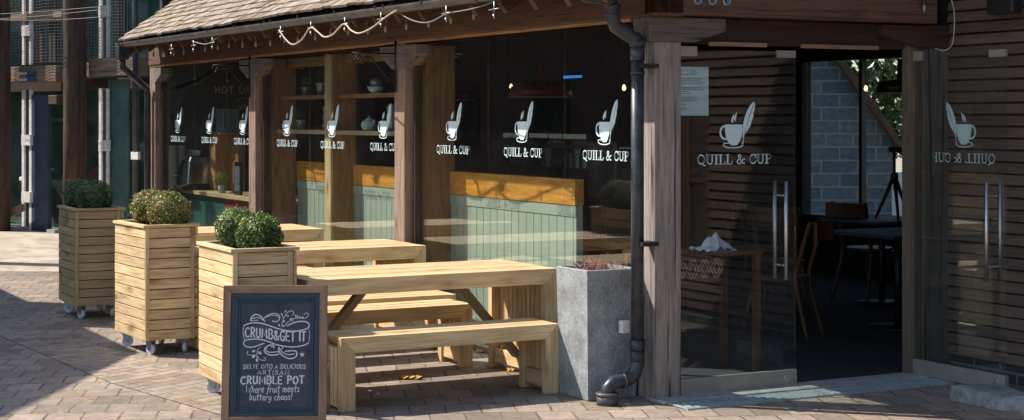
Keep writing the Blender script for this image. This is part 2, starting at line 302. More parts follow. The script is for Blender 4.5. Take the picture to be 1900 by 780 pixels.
# ------------------------------------------------------------------ mesh builder
class MB:
    def __init__(s): s.v = []; s.f = []; s.g = []; s.r = []; s.smooth = []; s.cur = random.random(); s.off = Vector((0, 0, 0)); s.plank()
    def plank(s, r=None):
        s.cur = random.random() if r is None else r
        s.off = Vector((random.uniform(-9, 9), random.uniform(-9, 9), random.uniform(-9, 9))); return s
    def add(s, vs, fs, gs=None, smooth=False):
        n = len(s.v)
        for i, p in enumerate(vs):
            s.v.append(tuple(p)); q = Vector(gs[i]) if gs else Vector(p)
            s.g.append(tuple(q + s.off)); s.r.append(s.cur)
        for f in fs: s.f.append([n + i for i in f]); s.smooth.append(smooth)
        return s
    def obox(s, c, ax, ay, az, hx, hy, hz, new=True):
        """box with axes ax (grain), ay, az and half sizes"""
        if new: s.plank()
        c = Vector(c); vs = []; gs = []
        for i in (-1, 1):
            for j in (-1, 1):
                for k in (-1, 1):
                    vs.append(c + ax * hx * i + ay * hy * j + az * hz * k); gs.append((hx * i, hy * j, hz * k))
        return s.add(vs, [(0, 1, 3, 2), (4, 6, 7, 5), (0, 4, 5, 1), (2, 3, 7, 6), (0, 2, 6, 4), (1, 5, 7, 3)], gs)
    def box(s, x0, x1, y0, y1, z0, z1, grain='x', new=True):
        X, Y, Z = Vector((1, 0, 0)), Vector((0, 1, 0)), Vector((0, 0, 1)); c = ((x0 + x1) / 2, (y0 + y1) / 2, (z0 + z1) / 2)
        hx, hy, hz = abs(x1 - x0) / 2, abs(y1 - y0) / 2, abs(z1 - z0) / 2
        if grain == 'x': return s.obox(c, X, Y, Z, hx, hy, hz, new)
        if grain == 'y': return s.obox(c, Y, Z, X, hy, hz, hx, new)
        return s.obox(c, Z, X, Y, hz, hx, hy, new)
    def bar(s, p, q, w, h, up=(0, 0, 1)):
        p, q = Vector(p), Vector(q); a = (q - p).normalized(); u = Vector(up)
        b_ = a.cross(u).normalized(); c = b_.cross(a).normalized()
        return s.obox((p + q) / 2, a, b_, c, (q - p).length / 2, w / 2, h / 2)
    def prism(s, pts, d, new=True, g=None):
        """pts: 3-D outline, extruded along d"""
        if new: s.plank()
        pts = [Vector(p) for p in pts]; d = Vector(d); n = len(pts)
        vs = pts + [p + d for p in pts]
        gs = None
        if g:
            a, b_ = Vector(g[0]), Vector(g[1]); c = a.cross(b_); gs = [(p.dot(a), p.dot(b_), p.dot(c)) for p in vs]
        nrm = Vector((0, 0, 0))
        for i in range(n): nrm += pts[i].cross(pts[(i + 1) % n])
        rev = nrm.dot(d) > 0
        f0 = list(range(n)); f1 = [n + i for i in range(n)]
        fs = [f0[::-1] if rev else f0, f1 if rev else f1[::-1]]
        for i in range(n):
            j = (i + 1) % n; q = (i, j, n + j, n + i); fs.append(q if rev else q[::-1])
        return s.add(vs, fs, gs)
    def tube(s, pts, r, n=8, closed_ends=True, rs=None):
        pts = [Vector(p) for p in pts]; rings = []; up = Vector((0, 0, 1)); prev = None
        s.plank(); vs = []; gs = []; L = 0
        for i, p in enumerate(pts):
            tan = (pts[min(i + 1, len(pts) - 1)] - pts[max(i - 1, 0)]).normalized()
            if prev is None:
                ref = up if abs(tan.dot(up)) < .9 else Vector((1, 0, 0)); a = tan.cross(ref).normalized()
            else: a = (prev - tan * prev.dot(tan)).normalized()
            prev = a; b_ = tan.cross(a); rr = rs[i] if rs else r
            if i: L += (p - pts[i - 1]).length
            for k in range(n):
                an = 2 * math.pi * k / n; vs.append(p + a * math.cos(an) * rr + b_ * math.sin(an) * rr)
                gs.append((L, math.cos(an) * rr, math.sin(an) * rr))
        fs = []
        for i in range(len(pts) - 1):
            for k in range(n):
                j = (k + 1) % n; fs.append((i * n + k, i * n + j, (i + 1) * n + j, (i + 1) * n + k))
        s.add(vs, fs, gs, True)
        if closed_ends:
            base = len(s.v) - len(vs)
            s.f.append([base + k for k in range(n)][::-1]); s.smooth.append(False)
            s.f.append([base + (len(pts) - 1) * n + k for k in range(n)]); s.smooth.append(False)
        return s
    def lathe(s, prof, c=(0, 0, 0), n=20, axis='z'):
        c = Vector(c); vs = []; s.plank()
        for r, z in prof:
            for k in range(n):
                an = 2 * math.pi * k / n; x, y = r * math.cos(an), r * math.sin(an)
                vs.append(c + (Vector((x, y, z)) if axis == 'z' else Vector((z, x, y)) if axis == 'x' else Vector((x, z, -y))))
        fs = []
        for i in range(len(prof) - 1):
            for k in range(n):
                j = (k + 1) % n; fs.append((i * n + k, i * n + j, (i + 1) * n + j, (i + 1) * n + k))
        s.add(vs, fs, None, True)
        base = len(s.v) - len(vs)
        s.f.append([base + k for k in range(n)][::-1]); s.smooth.append(False)
        s.f.append([base + (len(prof) - 1) * n + k for k in range(n)]); s.smooth.append(False)
        return s
    def mesh(s, name, m):
        me = bpy.data.meshes.new(name); me.from_pydata(s.v, [], s.f)
        ga = me.attributes.new('g', 'FLOAT_VECTOR', 'POINT'); ga.data.foreach_set('vector', [x for p in s.g for x in p])
        ra = me.attributes.new('rnd', 'FLOAT', 'POINT'); ra.data.foreach_set('value', s.r)
        me.polygons.foreach_set('use_smooth', s.smooth); me.materials.append(m); me.update(); return me
    def islands(s):
        n = len(s.v); p = list(range(n))
        def find(a):
            while p[a] != a: p[a] = p[p[a]]; a = p[a]
            return a
        for f in s.f:
            a = find(f[0])
            for b_ in f[1:]: p[find(b_)] = a
        groups = {}
        for i in range(n): groups.setdefault(find(i), []).append(i)
        out = []
        for g in groups.values():
            idx = {v: k for k, v in enumerate(g)}; m_ = MB(); m_.v = [s.v[i] for i in g]; m_.g = [s.g[i] for i in g]; m_.r = [s.r[i] for i in g]
            for f, sm in zip(s.f, s.smooth):
                if f[0] in idx: m_.f.append([idx[i] for i in f]); m_.smooth.append(sm)
            out.append(m_)
        return out
    def build(s, name, m, parent=None, bevel=0, loc=(0, 0, 0), rotz=0):
        if name in SPLIT:
            o = None
            for part in s.islands(): o = part.build_one(SPLIT[name], m, parent, bevel, loc, rotz)
            return o
        return s.build_one(name, m, parent, bevel, loc, rotz)
    def build_one(s, name, m, parent=None, bevel=0, loc=(0, 0, 0), rotz=0):
        if name in ('roof', 'roof_tiles', 'verge_board', 'gutter', 'gutter_clip', 'fascia', 'rafter') and (parent is None or parent.name != 'opposite_barn'):
            # the old eave drops slightly towards the corner downpipe
            s.v = [(x, y, z - max(0, x + 4.6) * .009 + .004 * math.sin(x * 1.3)) for x, y, z in s.v]
        o = bpy.data.objects.new(name, s.mesh(name, m)); col.objects.link(o); o.location = loc; o.rotation_euler = (0, 0, rotz)
        if parent: o.parent = parent
        if bevel:
            bm = o.modifiers.new('bevel', 'BEVEL'); bm.width = bevel; bm.segments = 2; bm.limit_method = 'ANGLE'; bm.angle_limit = R(40)
        return o
def tag(o, label=None, cat=None, group=None, kind=None):
    if label: o['label'] = label
    if cat: o['category'] = cat
    if group: o['group'] = group
    if kind: o['kind'] = kind
    return o
def thing(name, label, cat, loc=(0, 0, 0), rz=0, group=None):
    o = bpy.data.objects.new(name, None); col.objects.link(o); o.empty_display_size = .1
    o.location = loc; o.rotation_euler = (0, 0, rz); return tag(o, label, cat, group)
def kids(o): return [c for c in bpy.data.objects if c.parent == o]
def copy_tree(o, parent=None):
    c = o.copy(); col.objects.link(c); c.parent = parent
    for ch in kids(o): copy_tree(ch, c)
    return c
def dup(o, loc, rz, label, group=None):
    c = copy_tree(o); c.location = loc; c.rotation_euler = (0, 0, rz); c['label'] = label
    if group: c['group'] = group
    return c
def arc(cx, cy, rx, ry, a0, a1, n=10):
    return [(cx + rx * math.cos(R(a0 + (a1 - a0) * i / n)), cy + ry * math.sin(R(a0 + (a1 - a0) * i / n))) for i in range(n + 1)]
def cat(pts, n=8):
    out = []
    P = [pts[0]] + list(pts) + [pts[-1]]
    for i in range(1, len(P) - 2):
        p0, p1, p2, p3 = [Vector(P[k]) for k in (i - 1, i, i + 1, i + 2)]
        for k in range(n):
            u = k / n
            out.append(.5 * ((2 * p1) + (p2 - p0) * u + (2 * p0 - 5 * p1 + 4 * p2 - p3) * u * u + (3 * p1 - p0 - 3 * p2 + p3) * u ** 3))
    out.append(Vector(P[-2])); return out
VX, VY, VZ = Vector((1, 0, 0)), Vector((0, 1, 0)), Vector((0, 0, 1))
def place(px, py, d):
    """world point seen at photo pixel (px, py) at distance d along the view axis: used only to read sizes off the photo"""
    return CAM + AX * d + RX * ((px - 950) * d / 3070) + VZ * (-(py - 218) * d / 3070)

# ------------------------------------------------------------------ ground
def sheet(name, pts, z, m, kind='structure'):
    b_ = MB(); b_.add([(x, y, z) for x, y in pts], [tuple(range(len(pts)))]); o = b_.build(name, m); return tag(o, kind=kind)
sheet('ground', [(-300, -300), (300, -300), (300, 300), (-300, 300)], 0, M['pave'])
sheet('sandy_path', [(-10.3, -2.2), (-9.0, .2), (-9.0, 6.0), (-60, 60), (-90, -20), (-40, -18), (-13, -7.2)], .004, M['sand'])
sheet('paving_band', [(-8.0, -2.66), (-4.7, -2.79), (-2.15, -2.62), (-.81, -2.38), (.6, -2.2), (.5, -1.75), (-.9, -1.95), (-2.07, -2.02), (-3.4, -2.2), (-4.9, -2.45), (-8.0, -2.4)], .004, M['pave_band'])
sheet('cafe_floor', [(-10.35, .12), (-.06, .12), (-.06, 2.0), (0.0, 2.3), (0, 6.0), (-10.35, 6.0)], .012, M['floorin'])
b_ = MB(); b_.box(-.075, .13, -.02, 2.0, 0, .018); tag(b_.build('threshold', M['threshold'], bevel=.004), kind='structure')

# ------------------------------------------------------------------ lettering
def ribbon(mb, pts, w, y, th=.002, sc=1, ox=0, oz=0, dirx=VX, org=Vector((0, 0, 0)), out=-VY, taper=None):
    """flat stroke with width w following 2-D pts on the plane (dirx, z)"""
    P = [Vector((p[0] * sc + ox, p[1] * sc + oz)) for p in pts]; n = len(P); L = []; Rr = []
    for i in range(n):
        tn = (P[min(i + 1, n - 1)] - P[max(i - 1, 0)])
        if tn.length < 1e-9: tn = Vector((1, 0))
        tn.normalize(); nr = Vector((-tn.y, tn.x)); ww = (w if not taper else w * taper[i]) / 2
        L.append(P[i] + nr * ww); Rr.append(P[i] - nr * ww)
    if n == 2 or True:
        t0 = (P[0] - P[1]).normalized() * w * .3; t1 = (P[-1] - P[-2]).normalized() * w * .3
        L[0] += t0; Rr[0] += t0; L[-1] += t1; Rr[-1] += t1
    f = lambda p, o: org + dirx * p.x + VZ * p.y + out * (y + o)
    vs = [f(p, th) for p in L] + [f(p, th) for p in Rr] + [f(p, 0) for p in L] + [f(p, 0) for p in Rr]
    fs = []
    for i in range(n - 1):
        fs += [(i, i + 1, n + i + 1, n + i), (2 * n + i, 3 * n + i, 3 * n + i + 1, 2 * n + i + 1),
               (i, 2 * n + i, 2 * n + i + 1, i + 1), (n + i, n + i + 1, 3 * n + i + 1, 3 * n + i)]
    fs += [(0, n, 3 * n, 2 * n), (n - 1, 3 * n - 1, 4 * n - 1, 2 * n - 1)] if False else []
    mb.add(vs, fs)
def poly(mb, pts, y, th=.002, sc=1, ox=0, oz=0, dirx=VX, org=Vector((0, 0, 0)), out=-VY):
    P = [org + dirx * (p[0] * sc + ox) + VZ * (p[1] * sc + oz) + out * y for p in pts]
    mb.prism(P, out * th, new=False)

# slab-serif capitals, unit cap height; thick T, thin t, serif s
T_, t_ = .17, .075
def SR(x, y, w=.34): return ([(x - w / 2, y), (x + w / 2, y)], t_)
SERIF = {
 'Q': (.92, [(arc(.44, .5, .36, .455, 0, 360, 22), .12), ([(.40, .16), (.55, .03), (.74, -.12), (.88, -.10)], .10), (arc(.44, .5, .375, .44, 140, 220, 8), .07), (arc(.44, .5, .345, .44, -40, 40, 8), .07)]),
 'U': (.92, [([(.2, .97), (.2, .34)] + arc(.46, .34, .26, .30, 180, 360, 10) + [(.72, .34), (.72, .97)], .11), ([(.2, .97), (.2, .34)], T_), SR(.2, .96), SR(.72, .96, .3)]),
 'I': (.5, [([(.25, .03), (.25, .97)], T_), SR(.25, .035, .4), SR(.25, .965, .4)]),
 'L': (.78, [([(.23, .03), (.23, .97)], T_), SR(.23, .965, .4), ([(.05, .035), (.72, .035)], t_), ([(.70, .03), (.72, .30)], t_)]),
 'C': (.84, [(arc(.45, .5, .36, .455, 42, 318, 20), .12), (arc(.45, .5, .37, .44, 130, 230, 8), .08), ([(.75, .62), (.75, .97)], t_), ([(.73, .22), (.78, .34)], t_)]),
 'P': (.80, [([(.23, .03), (.23, .97)], T_), SR(.23, .035, .42), ([(.06, .965), (.45, .965)], t_), ([(.2, .955), (.48, .955)] + arc(.48, .72, .22, .235, 90, -90, 10) + [(.48, .485), (.2, .485)], .085), (arc(.48, .72, .21, .235, 60, -60, 8), .09)]),
 '&': (1.0, [(cat([(.93, .50), (.74, .50), (.66, .36), (.50, .12), (.30, .03), (.12, .14), (.12, .34), (.30, .52), (.47, .68), (.47, .87), (.34, .96), (.22, .86), (.24, .70), (.45, .42), (.70, .12), (.92, .04)], 5), .11)]),
 ' ': (.42, [])}
def quill_cup(parent, name, org, dirx, out, m):
    """logo and name of the cafe as one vinyl transfer each"""
    sc = .059; y = .0015
    mb = MB(); txt = 'QUILL & CUP'; tot = sum(SERIF[c][0] for c in txt) * sc; k = .545 / tot; x = -.2725
    for ch in txt:
        adv, st = SERIF[ch]
        if ch == ' ': mb.build('lettering', m, parent); mb = MB()
        for pts, wd in st:
            P = [(p[0] * sc * k, p[1] * sc) for p in pts]
            ribbon(mb, P, wd * sc * .95, y, .0012, 1, x, 0, dirx, org, out)
        x += adv * sc * k
    mb.build('lettering', m, parent)
    q = .000792; L = MB()
    def p(px, py): return ((px - 531) * q, (605 - py) * q)
    K = dict(dirx=dirx, org=org, out=out)
    poly(L, [p(440, 306), p(602, 306), p(602, 345), p(592, 395), p(570, 440), p(548, 463), p(495, 463), p(468, 438), p(448, 395), p(440, 345)], y, .0012, **K)
    ribbon(L, [p(442, 325), p(425, 318), p(405, 335), p(396, 365), p(405, 395), p(425, 412), p(450, 416)], .012, y, .0012, **K)
    ribbon(L, cat([p(470, 448), p(435, 448), p(425, 462), p(450, 476), p(510, 482), p(570, 478), p(603, 462), p(595, 448)], 4), .006, y, .0012, **K)
    for dx, h in ((0, 0), (24, -12)):
        a = [p(505 + dx, 292 + h), p(496 + dx, 272 + h), p(508 + dx, 248 + h), p(524 + dx, 222 + h)]
        bb = [p(524 + dx, 236 + h), p(520 + dx, 258 + h), p(514 + dx, 272 + h), p(516 + dx, 288 + h)]
        poly(L, a + bb, y, .0012, **K)
    # feather: vane in two barbs with a notch, and the shaft
    poly(L, [p(609, 440), p(603, 400), p(604, 350), p(608, 300), p(622, 250), p(645, 200), p(672, 160), p(700, 135), p(711, 136), p(690, 180), p(665, 235), p(642, 300), p(622, 360)], y, .0012, **K)
    poly(L, [p(714, 134), p(717, 160), p(710, 200), p(698, 225), p(705, 228), p(694, 265), p(680, 290), p(684, 294), p(668, 325), p(642, 355), p(624, 380), p(630, 350), p(650, 290), p(674, 232), p(698, 180)], y, .0012, **K)
    ribbon(L, [p(604, 470), p(607, 430), p(612, 395)], .004, y, .0012, **K)
    return L.build('logo', m, parent)

# ------------------------------------------------------------------ the cafe
cafe = thing('cafe_building', 'timber framed cafe with tiled roof, glass front and glass doors at its gable end', 'building')
EAVE_Y, EAVE_Z, PITCH = -.44, 2.47, .72
XL, XR = -10.4, .45
# posts
for i, (x0, x1, y1) in enumerate(((-.19, 0, .185), (-3.62, -3.43, .1), (-7.02, -6.83, .1), (-10.42, -10.2, .1))):
    mb = MB(); mb.box(x0, x1, 0 if i == 0 else -.04, y1, 0, 2.1 if i == 0 else 2.235, 'z')
    o = mb.build('post', M['post_grey' if i == 0 else 'post'], cafe, .008)
mb = MB(); mb.box(-.2, .0, 2.045, 2.255, 0, 2.24, 'z'); o = mb.build('post', M['bracket'], cafe, .008)
mb = MB(); mb.box(-.09, -.02, 1.94, 2.04, 0, 2.24, 'z'); mb.build('door_jamb', M['jamb'], cafe, .003)
# wall plate along the glass front
mb = MB(); mb.box(XL, .1, -.06, .14, 2.235, 2.52, 'x'); mb.build('wall_plate', M['plate'], cafe, .008)
mb = MB(); mb.box(XL + .02, -.19, -.045, -.015, 2.215, 2.233, 'x'); mb.build('drip_strip', M['inner'], cafe)
# brackets at the post heads
for pc in (-3.525, -6.925):
    mb = MB()
    for s in (-1, 1):
        x0 = pc + s * .09; x1 = pc + s * .34
        mb.prism([(pc, -.055, 2.20), (x1, -.055, 2.20), (x1, -.055, 2.13), (x0 + s * .02, -.055, 2.02), (pc, -.055, 2.02)], (0, .14, 0), g=(VX, VZ))
    mb.build('post_bracket', M['bracket'], cafe, .005)  # wood darker than the posts stands in for shade on these brackets
mb = MB(); mb.prism([(-10.2, -.05, 2.2), (-9.95, -.05, 2.2), (-9.95, -.05, 2.13), (-10.2, -.05, 2.02)], (0, .14, 0), g=(VX, VZ)); mb.build('post_bracket', M['bracket'], cafe, .005)
mb = MB(); mb.prism([(.02, -.05, 2.235), (.02, .49, 2.235), (.02, .49, 2.16), (.02, .27, 2.09), (.02, -.05, 2.09)], (-.18, 0, 0), g=(VY, VZ)); mb.build('post_bracket', M['bracket'], cafe, .006)
mb = MB(); mb.prism([(.02, 1.70, 2.235), (.02, 2.27, 2.235), (.02, 2.27, 2.09), (.02, 2.0, 2.09), (.02, 1.70, 2.17)], (-.18, 0, 0), g=(VY, VZ)); mb.build('post_bracket', M['darkbeam'], cafe, .006)
# gable beams above the doors
mb = MB(); mb.box(-.02, .10, -.06, 2.07, 2.245, 2.56, 'y'); mb.build('gable_beam', M['beam'], cafe, .008)
mb = MB(); mb.box(-.12, -.06, .19, 1.94, 2.085, 2.24, 'y'); mb.build('door_head', M['darkbeam'], cafe, .004)
mb = MB()
for y0, y1 in ((.41, .83), (1.10, 1.70)): mb.box(-.055, -.03, y0, y1, 2.075, 2.10, 'y')
mb.build('head_trim', M['frame'], cafe, .002)
for y in (.233, .336, .436):
    mb = MB(); mb.lathe([(.0, 0), (.032, 0), (.034, .008), (.022, .012), (.018, .006), (.0, .006)], (.10, y, 2.335), 18, 'x'); mb.lathe([(.0, .012), (.010, .014), (.0, .02)], (.10, y, 2.335), 10, 'x')
    mb.build('rosette', M['zinc'], cafe)
# gable wall over the beams, back and side walls, ceiling
mb = MB()
z = 2.56
while z < 4.9:
    yl = max(-.0, (z - EAVE_Z) / PITCH + EAVE_Y + .15); mb.box(0.0, .03, yl, 6.4 - 0, z, z + .115, 'y'); z += .12
mb.build('gable_boards', M['clap'], cafe)
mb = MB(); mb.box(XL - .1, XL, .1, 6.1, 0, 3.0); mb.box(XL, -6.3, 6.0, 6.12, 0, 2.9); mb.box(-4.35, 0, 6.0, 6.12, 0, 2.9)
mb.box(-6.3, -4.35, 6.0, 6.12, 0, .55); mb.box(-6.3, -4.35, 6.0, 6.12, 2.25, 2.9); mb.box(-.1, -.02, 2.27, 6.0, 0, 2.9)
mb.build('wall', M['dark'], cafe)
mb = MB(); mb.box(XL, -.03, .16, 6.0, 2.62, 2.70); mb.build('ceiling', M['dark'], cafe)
mb = MB(); mb.box(-5.36, -5.31, 6.0, 6.06, .55, 2.25, 'z'); mb.box(-6.3, -4.35, 6.02, 6.05, .55, .60, 'x'); bw_ = mb.build('back_window_frame', M['black'], cafe)
mb = MB(); mb.box(-6.3, -4.35, 6.065, 6.075, .55, 2.25); mb.build('back_pane', M['glass'], bw_)
# roof deck, tiles, verge board, rafters
ysl = 6.4; zr = EAVE_Z + .03
def roofz(y): return zr + (y - EAVE_Y) * PITCH
mb = MB(); mb.prism([(XL + .5, EAVE_Y, zr - .03), (XL + .5, 3.0, roofz(3.0) - .03), (XL + .5, 6.6, roofz(3.0) - .03 - 3.6 * PITCH), (XL + .5, 6.6, roofz(3.0) - .09 - 3.6 * PITCH), (XL + .5, 3.0, roofz(3.0) - .09), (XL + .5, EAVE_Y, zr - .06)], (XR - XL - .5, 0, 0), g=(VX, VY))
roof = mb.build('roof', M['darkbeam'], cafe)
mb = MB(); sl_ = Vector((0, 1, PITCH)).normalized(); nr_ = Vector((0, -PITCH, 1)).normalized()
row = 0; s_ = -.05; tw = .168
while s_ < 4.15:
    base = Vector((0, EAVE_Y, zr)) + sl_ * s_
    x = XL + .42 - (.084 if row % 2 else 0)
    # the left edge of the tiling steps in slightly, row by row
    while x < XR + .03:
        wq = tw - random.uniform(.004, .014); h0 = random.uniform(0, .006); tilt = random.uniform(-.004, .004); dz = random.uniform(-.012, .012)
        c = Vector((x + tw / 2, 0, 0)) + base + sl_ * (.075 + dz) + nr_ * (.028 + h0)
        sl2 = (sl_ - nr_ * .115).normalized(); nr2 = VX.cross(sl2).normalized(); xx = (VX + sl2 * tilt * 3).normalized()
        mb.obox(c, xx, sl2, nr2, wq / 2, .085, .010)
        x += tw
    s_ += .104; row += 1
mb.build('roof_tiles', M['tile'], roof)
mb = MB(); mb.bar((XR - .02, EAVE_Y, zr - .11), (XR - .02, 3.0, roofz(3.0) - .11), .03, .16); mb.build('verge_board', M['darkbeam'], roof)
mb = MB()
x = XL + .35; n_r = 0
while x < XR - .1:
    r2 = MB(); r2.bar((x, EAVE_Y + .03, zr - .115), (x, .25, roofz(.25) - .115), .055, .11); r2.build('rafter', M['beam'], cafe, .003)
    x += .405
mb = MB(); mb.box(XL + .45, XR - .03, EAVE_Y + .0, EAVE_Y + .022, zr - .085, zr - .055, 'x'); mb.build('fascia', M['darkbeam'], cafe)
# gutter: a real half round channel with clips
mb = MB(); gy, gz, gr = EAVE_Y - .055, EAVE_Z - .005, .052
prof = [(gy + gr * math.cos(R(a)), gz + gr * math.sin(R(a))) for a in range(180, 361, 15)]
prof_in = [(gy + (gr - .004) * math.cos(R(a)), gz + (gr - .004) * math.sin(R(a))) for a in range(360, 179, -15)]
mb.prism([(XL + .40, y, z) for y, z in prof + prof_in], (XR - XL - .42, 0, 0)); 
for i in range(len(mb.smooth)): mb.smooth[i] = False
g_o = mb.build('gutter', M['gutter'], cafe)
mb = MB()
x = XL + .55; k = 0
while x < XR:
    for dx in ((0,) if k % 3 else (0, .14)):
        pr = [(gy + (gr + .005) * math.cos(R(a)), gz + (gr + .005) * math.sin(R(a))) for a in range(180, 361, 15)]
        pi_ = [(gy + (gr - .001) * math.cos(R(a)), gz + (gr - .001) * math.sin(R(a))) for a in range(360, 179, -15)]
        mb.prism([(x + dx, y, z) for y, z in pr + pi_], (.028, 0, 0))
    x += .78; k += 1
mb.build('gutter_clips', M['black'], g_o)
# downpipes
def pipe_path(pts, r, name, extra=()):
    mb = MB(); mb.tube(cat(pts, 5) if len(pts) > 2 else pts, r, 16)
    return mb
mb = MB(); P0 = (-.30, gy + .02, 2.44)
path = [Vector((-.04, gy, 2.40)), Vector((-.04, gy + .01, 2.37)), Vector((-.035, gy + .05, 2.345)), Vector((-.03, -.33, 2.335)), Vector((-.03, -.29, 2.32)), Vector((-.03, -.27, 2.28)), Vector((-.03, -.268, 2.22)), Vector((-.03, -.25, 2.175)), Vector((-.03, -.16, 2.125)), Vector((-.03, -.115, 2.105)), Vector((-.03, -.10, 2.06))]
mb.tube(path, .041, 18); mb.tube([(-.03, -.10, 2.12), (-.03, -.10, .33)], .038, 18)
dp = mb.build('downpipe', M['pipe'], cafe)
mb = MB()
for z0, z1, rr in ((2.06, 2.10, .047), (1.98, 2.055, .043), (1.90, 1.915, .044), (.30, .36, .046), (.235, .30, .043)): mb.tube([(-.03, -.10, z0), (-.03, -.10, z1)], rr, 18)
mb.tube([(-.03, -.27, 2.28), (-.03, -.27, 2.30)], .047, 18); mb.tube([(-.03, -.269, 2.235), (-.03, -.269, 2.245)], .045, 18)
mb.build('pipe_collar', M['pipe'], dp)
mb = MB(); mb.tube([Vector((-.03, -.10, .27)), Vector((-.03, -.10, .22)), Vector((-.03, -.12, .165)), Vector((-.03, -.165, .135)), Vector((-.03, -.21, .13)), Vector((-.03, -.265, .125)), Vector((-.03, -.298, .095)), Vector((-.03, -.305, .03))], .041, 18)
mb.build('pipe_shoe', M['pipe'], dp)
mb = MB(); mb.tube([(-.03, -.205, .13), (-.03, -.19, .13)], .046, 18); mb.tube([(-.03, -.305, .0), (-.03, -.305, .055)], .062, 20); mb.tube([(-.03, -.305, .055), (-.03, -.305, .07)], .067, 20)
mb.build('gully_collar', M['gutter'], dp)
mb = MB(); mb.box(-.075, .045, -.11, .0, 1.935, 1.96); mb.box(-.075, .045, -.11, .0, .905, .93); mb.build('pipe_clip', M['black'], dp)
# far end downpipe
mb = MB(); mb.box(-9.97, -9.85, gy - .05, gy + .07, 2.28, 2.43); fp = mb.build('downpipe', M['pipe'], cafe, .01)
mb = MB(); mb.tube([(-9.91, gy + .01, 2.3), (-9.91, gy + .01, 2.2), (-10.0, gy + .2, 2.06), (-10.32, -.1, 1.98), (-10.33, -.09, 1.9), (-10.33, -.09, .25)], .036, 14); mb.build('pipe_length', M['pipe'], fp)
# thin trim beside the corner post that catches the sun
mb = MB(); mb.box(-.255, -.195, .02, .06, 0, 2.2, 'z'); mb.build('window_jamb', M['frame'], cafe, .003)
for xx in (-3.40, -6.80, -10.17):
    mb = MB(); mb.box(xx, xx + .035, .02, .08, 0, 2.22, 'z'); mb.build('window_jamb', M['darkbeam'], cafe, .003)
mb = MB()
for xa, xb in ((-10.17, -7.02), (-6.80, -3.62), (-3.40, -.19)): mb.box(xa, xb, .02, .09, .0, .045, 'x')
mb.build('window_sill', M['rail'], cafe, .003)
# panes of the front
bays = [(-10.135, -9.03, -7.95, -7.025), (-6.765, -5.65, -4.56, -3.625), (-3.365, -2.21, -1.14, -.26)]
logos = [(-9.60, -8.49, -7.43), (-6.20, -5.10, -4.01), (-2.76, -1.69, -.625)]
for bay, lg in zip(bays, logos):
    for i in range(3):
        mb = MB(); mb.box(bay[i] + .003, bay[i + 1] - .003, .045, .055, .046, 2.232)
        pn = mb.build('window_pane', M['glass'], cafe)
        quill_cup(pn, 'logo', Vector((lg[i], .045, 1.385)), VX, -VY, M['decal'])
# left glass door: closed in the gable plane; right glass door: open, hinge at the jamb
def glass_door(org, ax, out, flip, hand):
    """ax runs from hinge to leading edge, out points to the outer face"""
    W = .85; mb = MB()
    mb.obox(org + ax * (W / 2) + VZ * 1.06, ax, out, VZ, W / 2, .005, .99)
    d = mb.build('glass_door', M['doorglass'], cafe)
    mb = MB(); mb.obox(org + ax * (W / 2) + VZ * .062, ax, out, VZ, W / 2 + .002, .016, .048); mb.build('bottom_rail', M['rail'], d, .002)
    mb = MB(); c = org + ax * (W - .075) + VZ * .062
    mb.tube([c - out * .02, c + out * .022], .02, 16); mb.build('lock', M['steel'], d)
    mb = MB(); mb.obox(org + ax * (W - .07) + VZ * 2.035, ax, out, VZ, .068, .012, .022); mb.obox(org + ax * .06 + VZ * 2.04, ax, out, VZ, .06, .014, .03); mb.build('patch_fitting', M['rail'], d, .002)
    mb = MB()
    for s in (-1, 1):
        c = org + ax * (W - .11) + out * s * .055
        mb.tube([c + VZ * .665, c + VZ * 1.262], .0125, 14)
        for zz in (.75, 1.175): mb.tube([org + ax * (W - .11) + VZ * zz, c + VZ * zz], .007, 10)
    mb.build('handle', M['steel'], d)
    # lettering reads from the outer side
    right = VZ.cross(out)   # viewer outside looks along -out; his right hand is VZ x out
    cc = org + ax * (.395 if hand == 'l' else .475) + VZ * 1.37
    quill_cup(d, 'logo', cc + out * .005, right, out, M['decal'])
    return d
glass_door(Vector((-.03, .19, 0)), VY, VX, False, 'l')
glass_door(Vector((-.07, 1.985, 0)), VX, VY, True, 'r')

# wainscot backs of the window seats, shelves
def wains(x0, x1, y, label):
    t_ = thing('window_seat', label, 'seat', ((x0 + x1) / 2, y, 0), 0, 'panelled window seats'); W = (x1 - x0) / 2
    mb = MB(); mb.box(-W, W, .012, .05, .02, 1.06)
    x = -W
    while x < W - .01:
        mb.box(x + .004, min(x + .106, W), 0, .014, .02, .985, 'z'); x += .11
    mb.box(-W, W, -.006, .012, .985, 1.055); mb.build('panel', M['sage'], t_)
    mb = MB(); mb.box(-W, W, -.01, .06, 1.06, 1.235, 'x'); mb.build('top_rail', M['oak'], t_, .003)
    mb = MB(); mb.box(-W, W, .05, .5, .38, .45, 'x'); mb.build('seat_board', M['oak'], t_)
wains(-3.36, -1.45, .32, 'sage green panelled seat back with orange oak rail behind the pane nearest the drainpipe')
wains(-6.72, -3.42, .34, 'sage green panelled seat back below the pot shelves in the middle window')

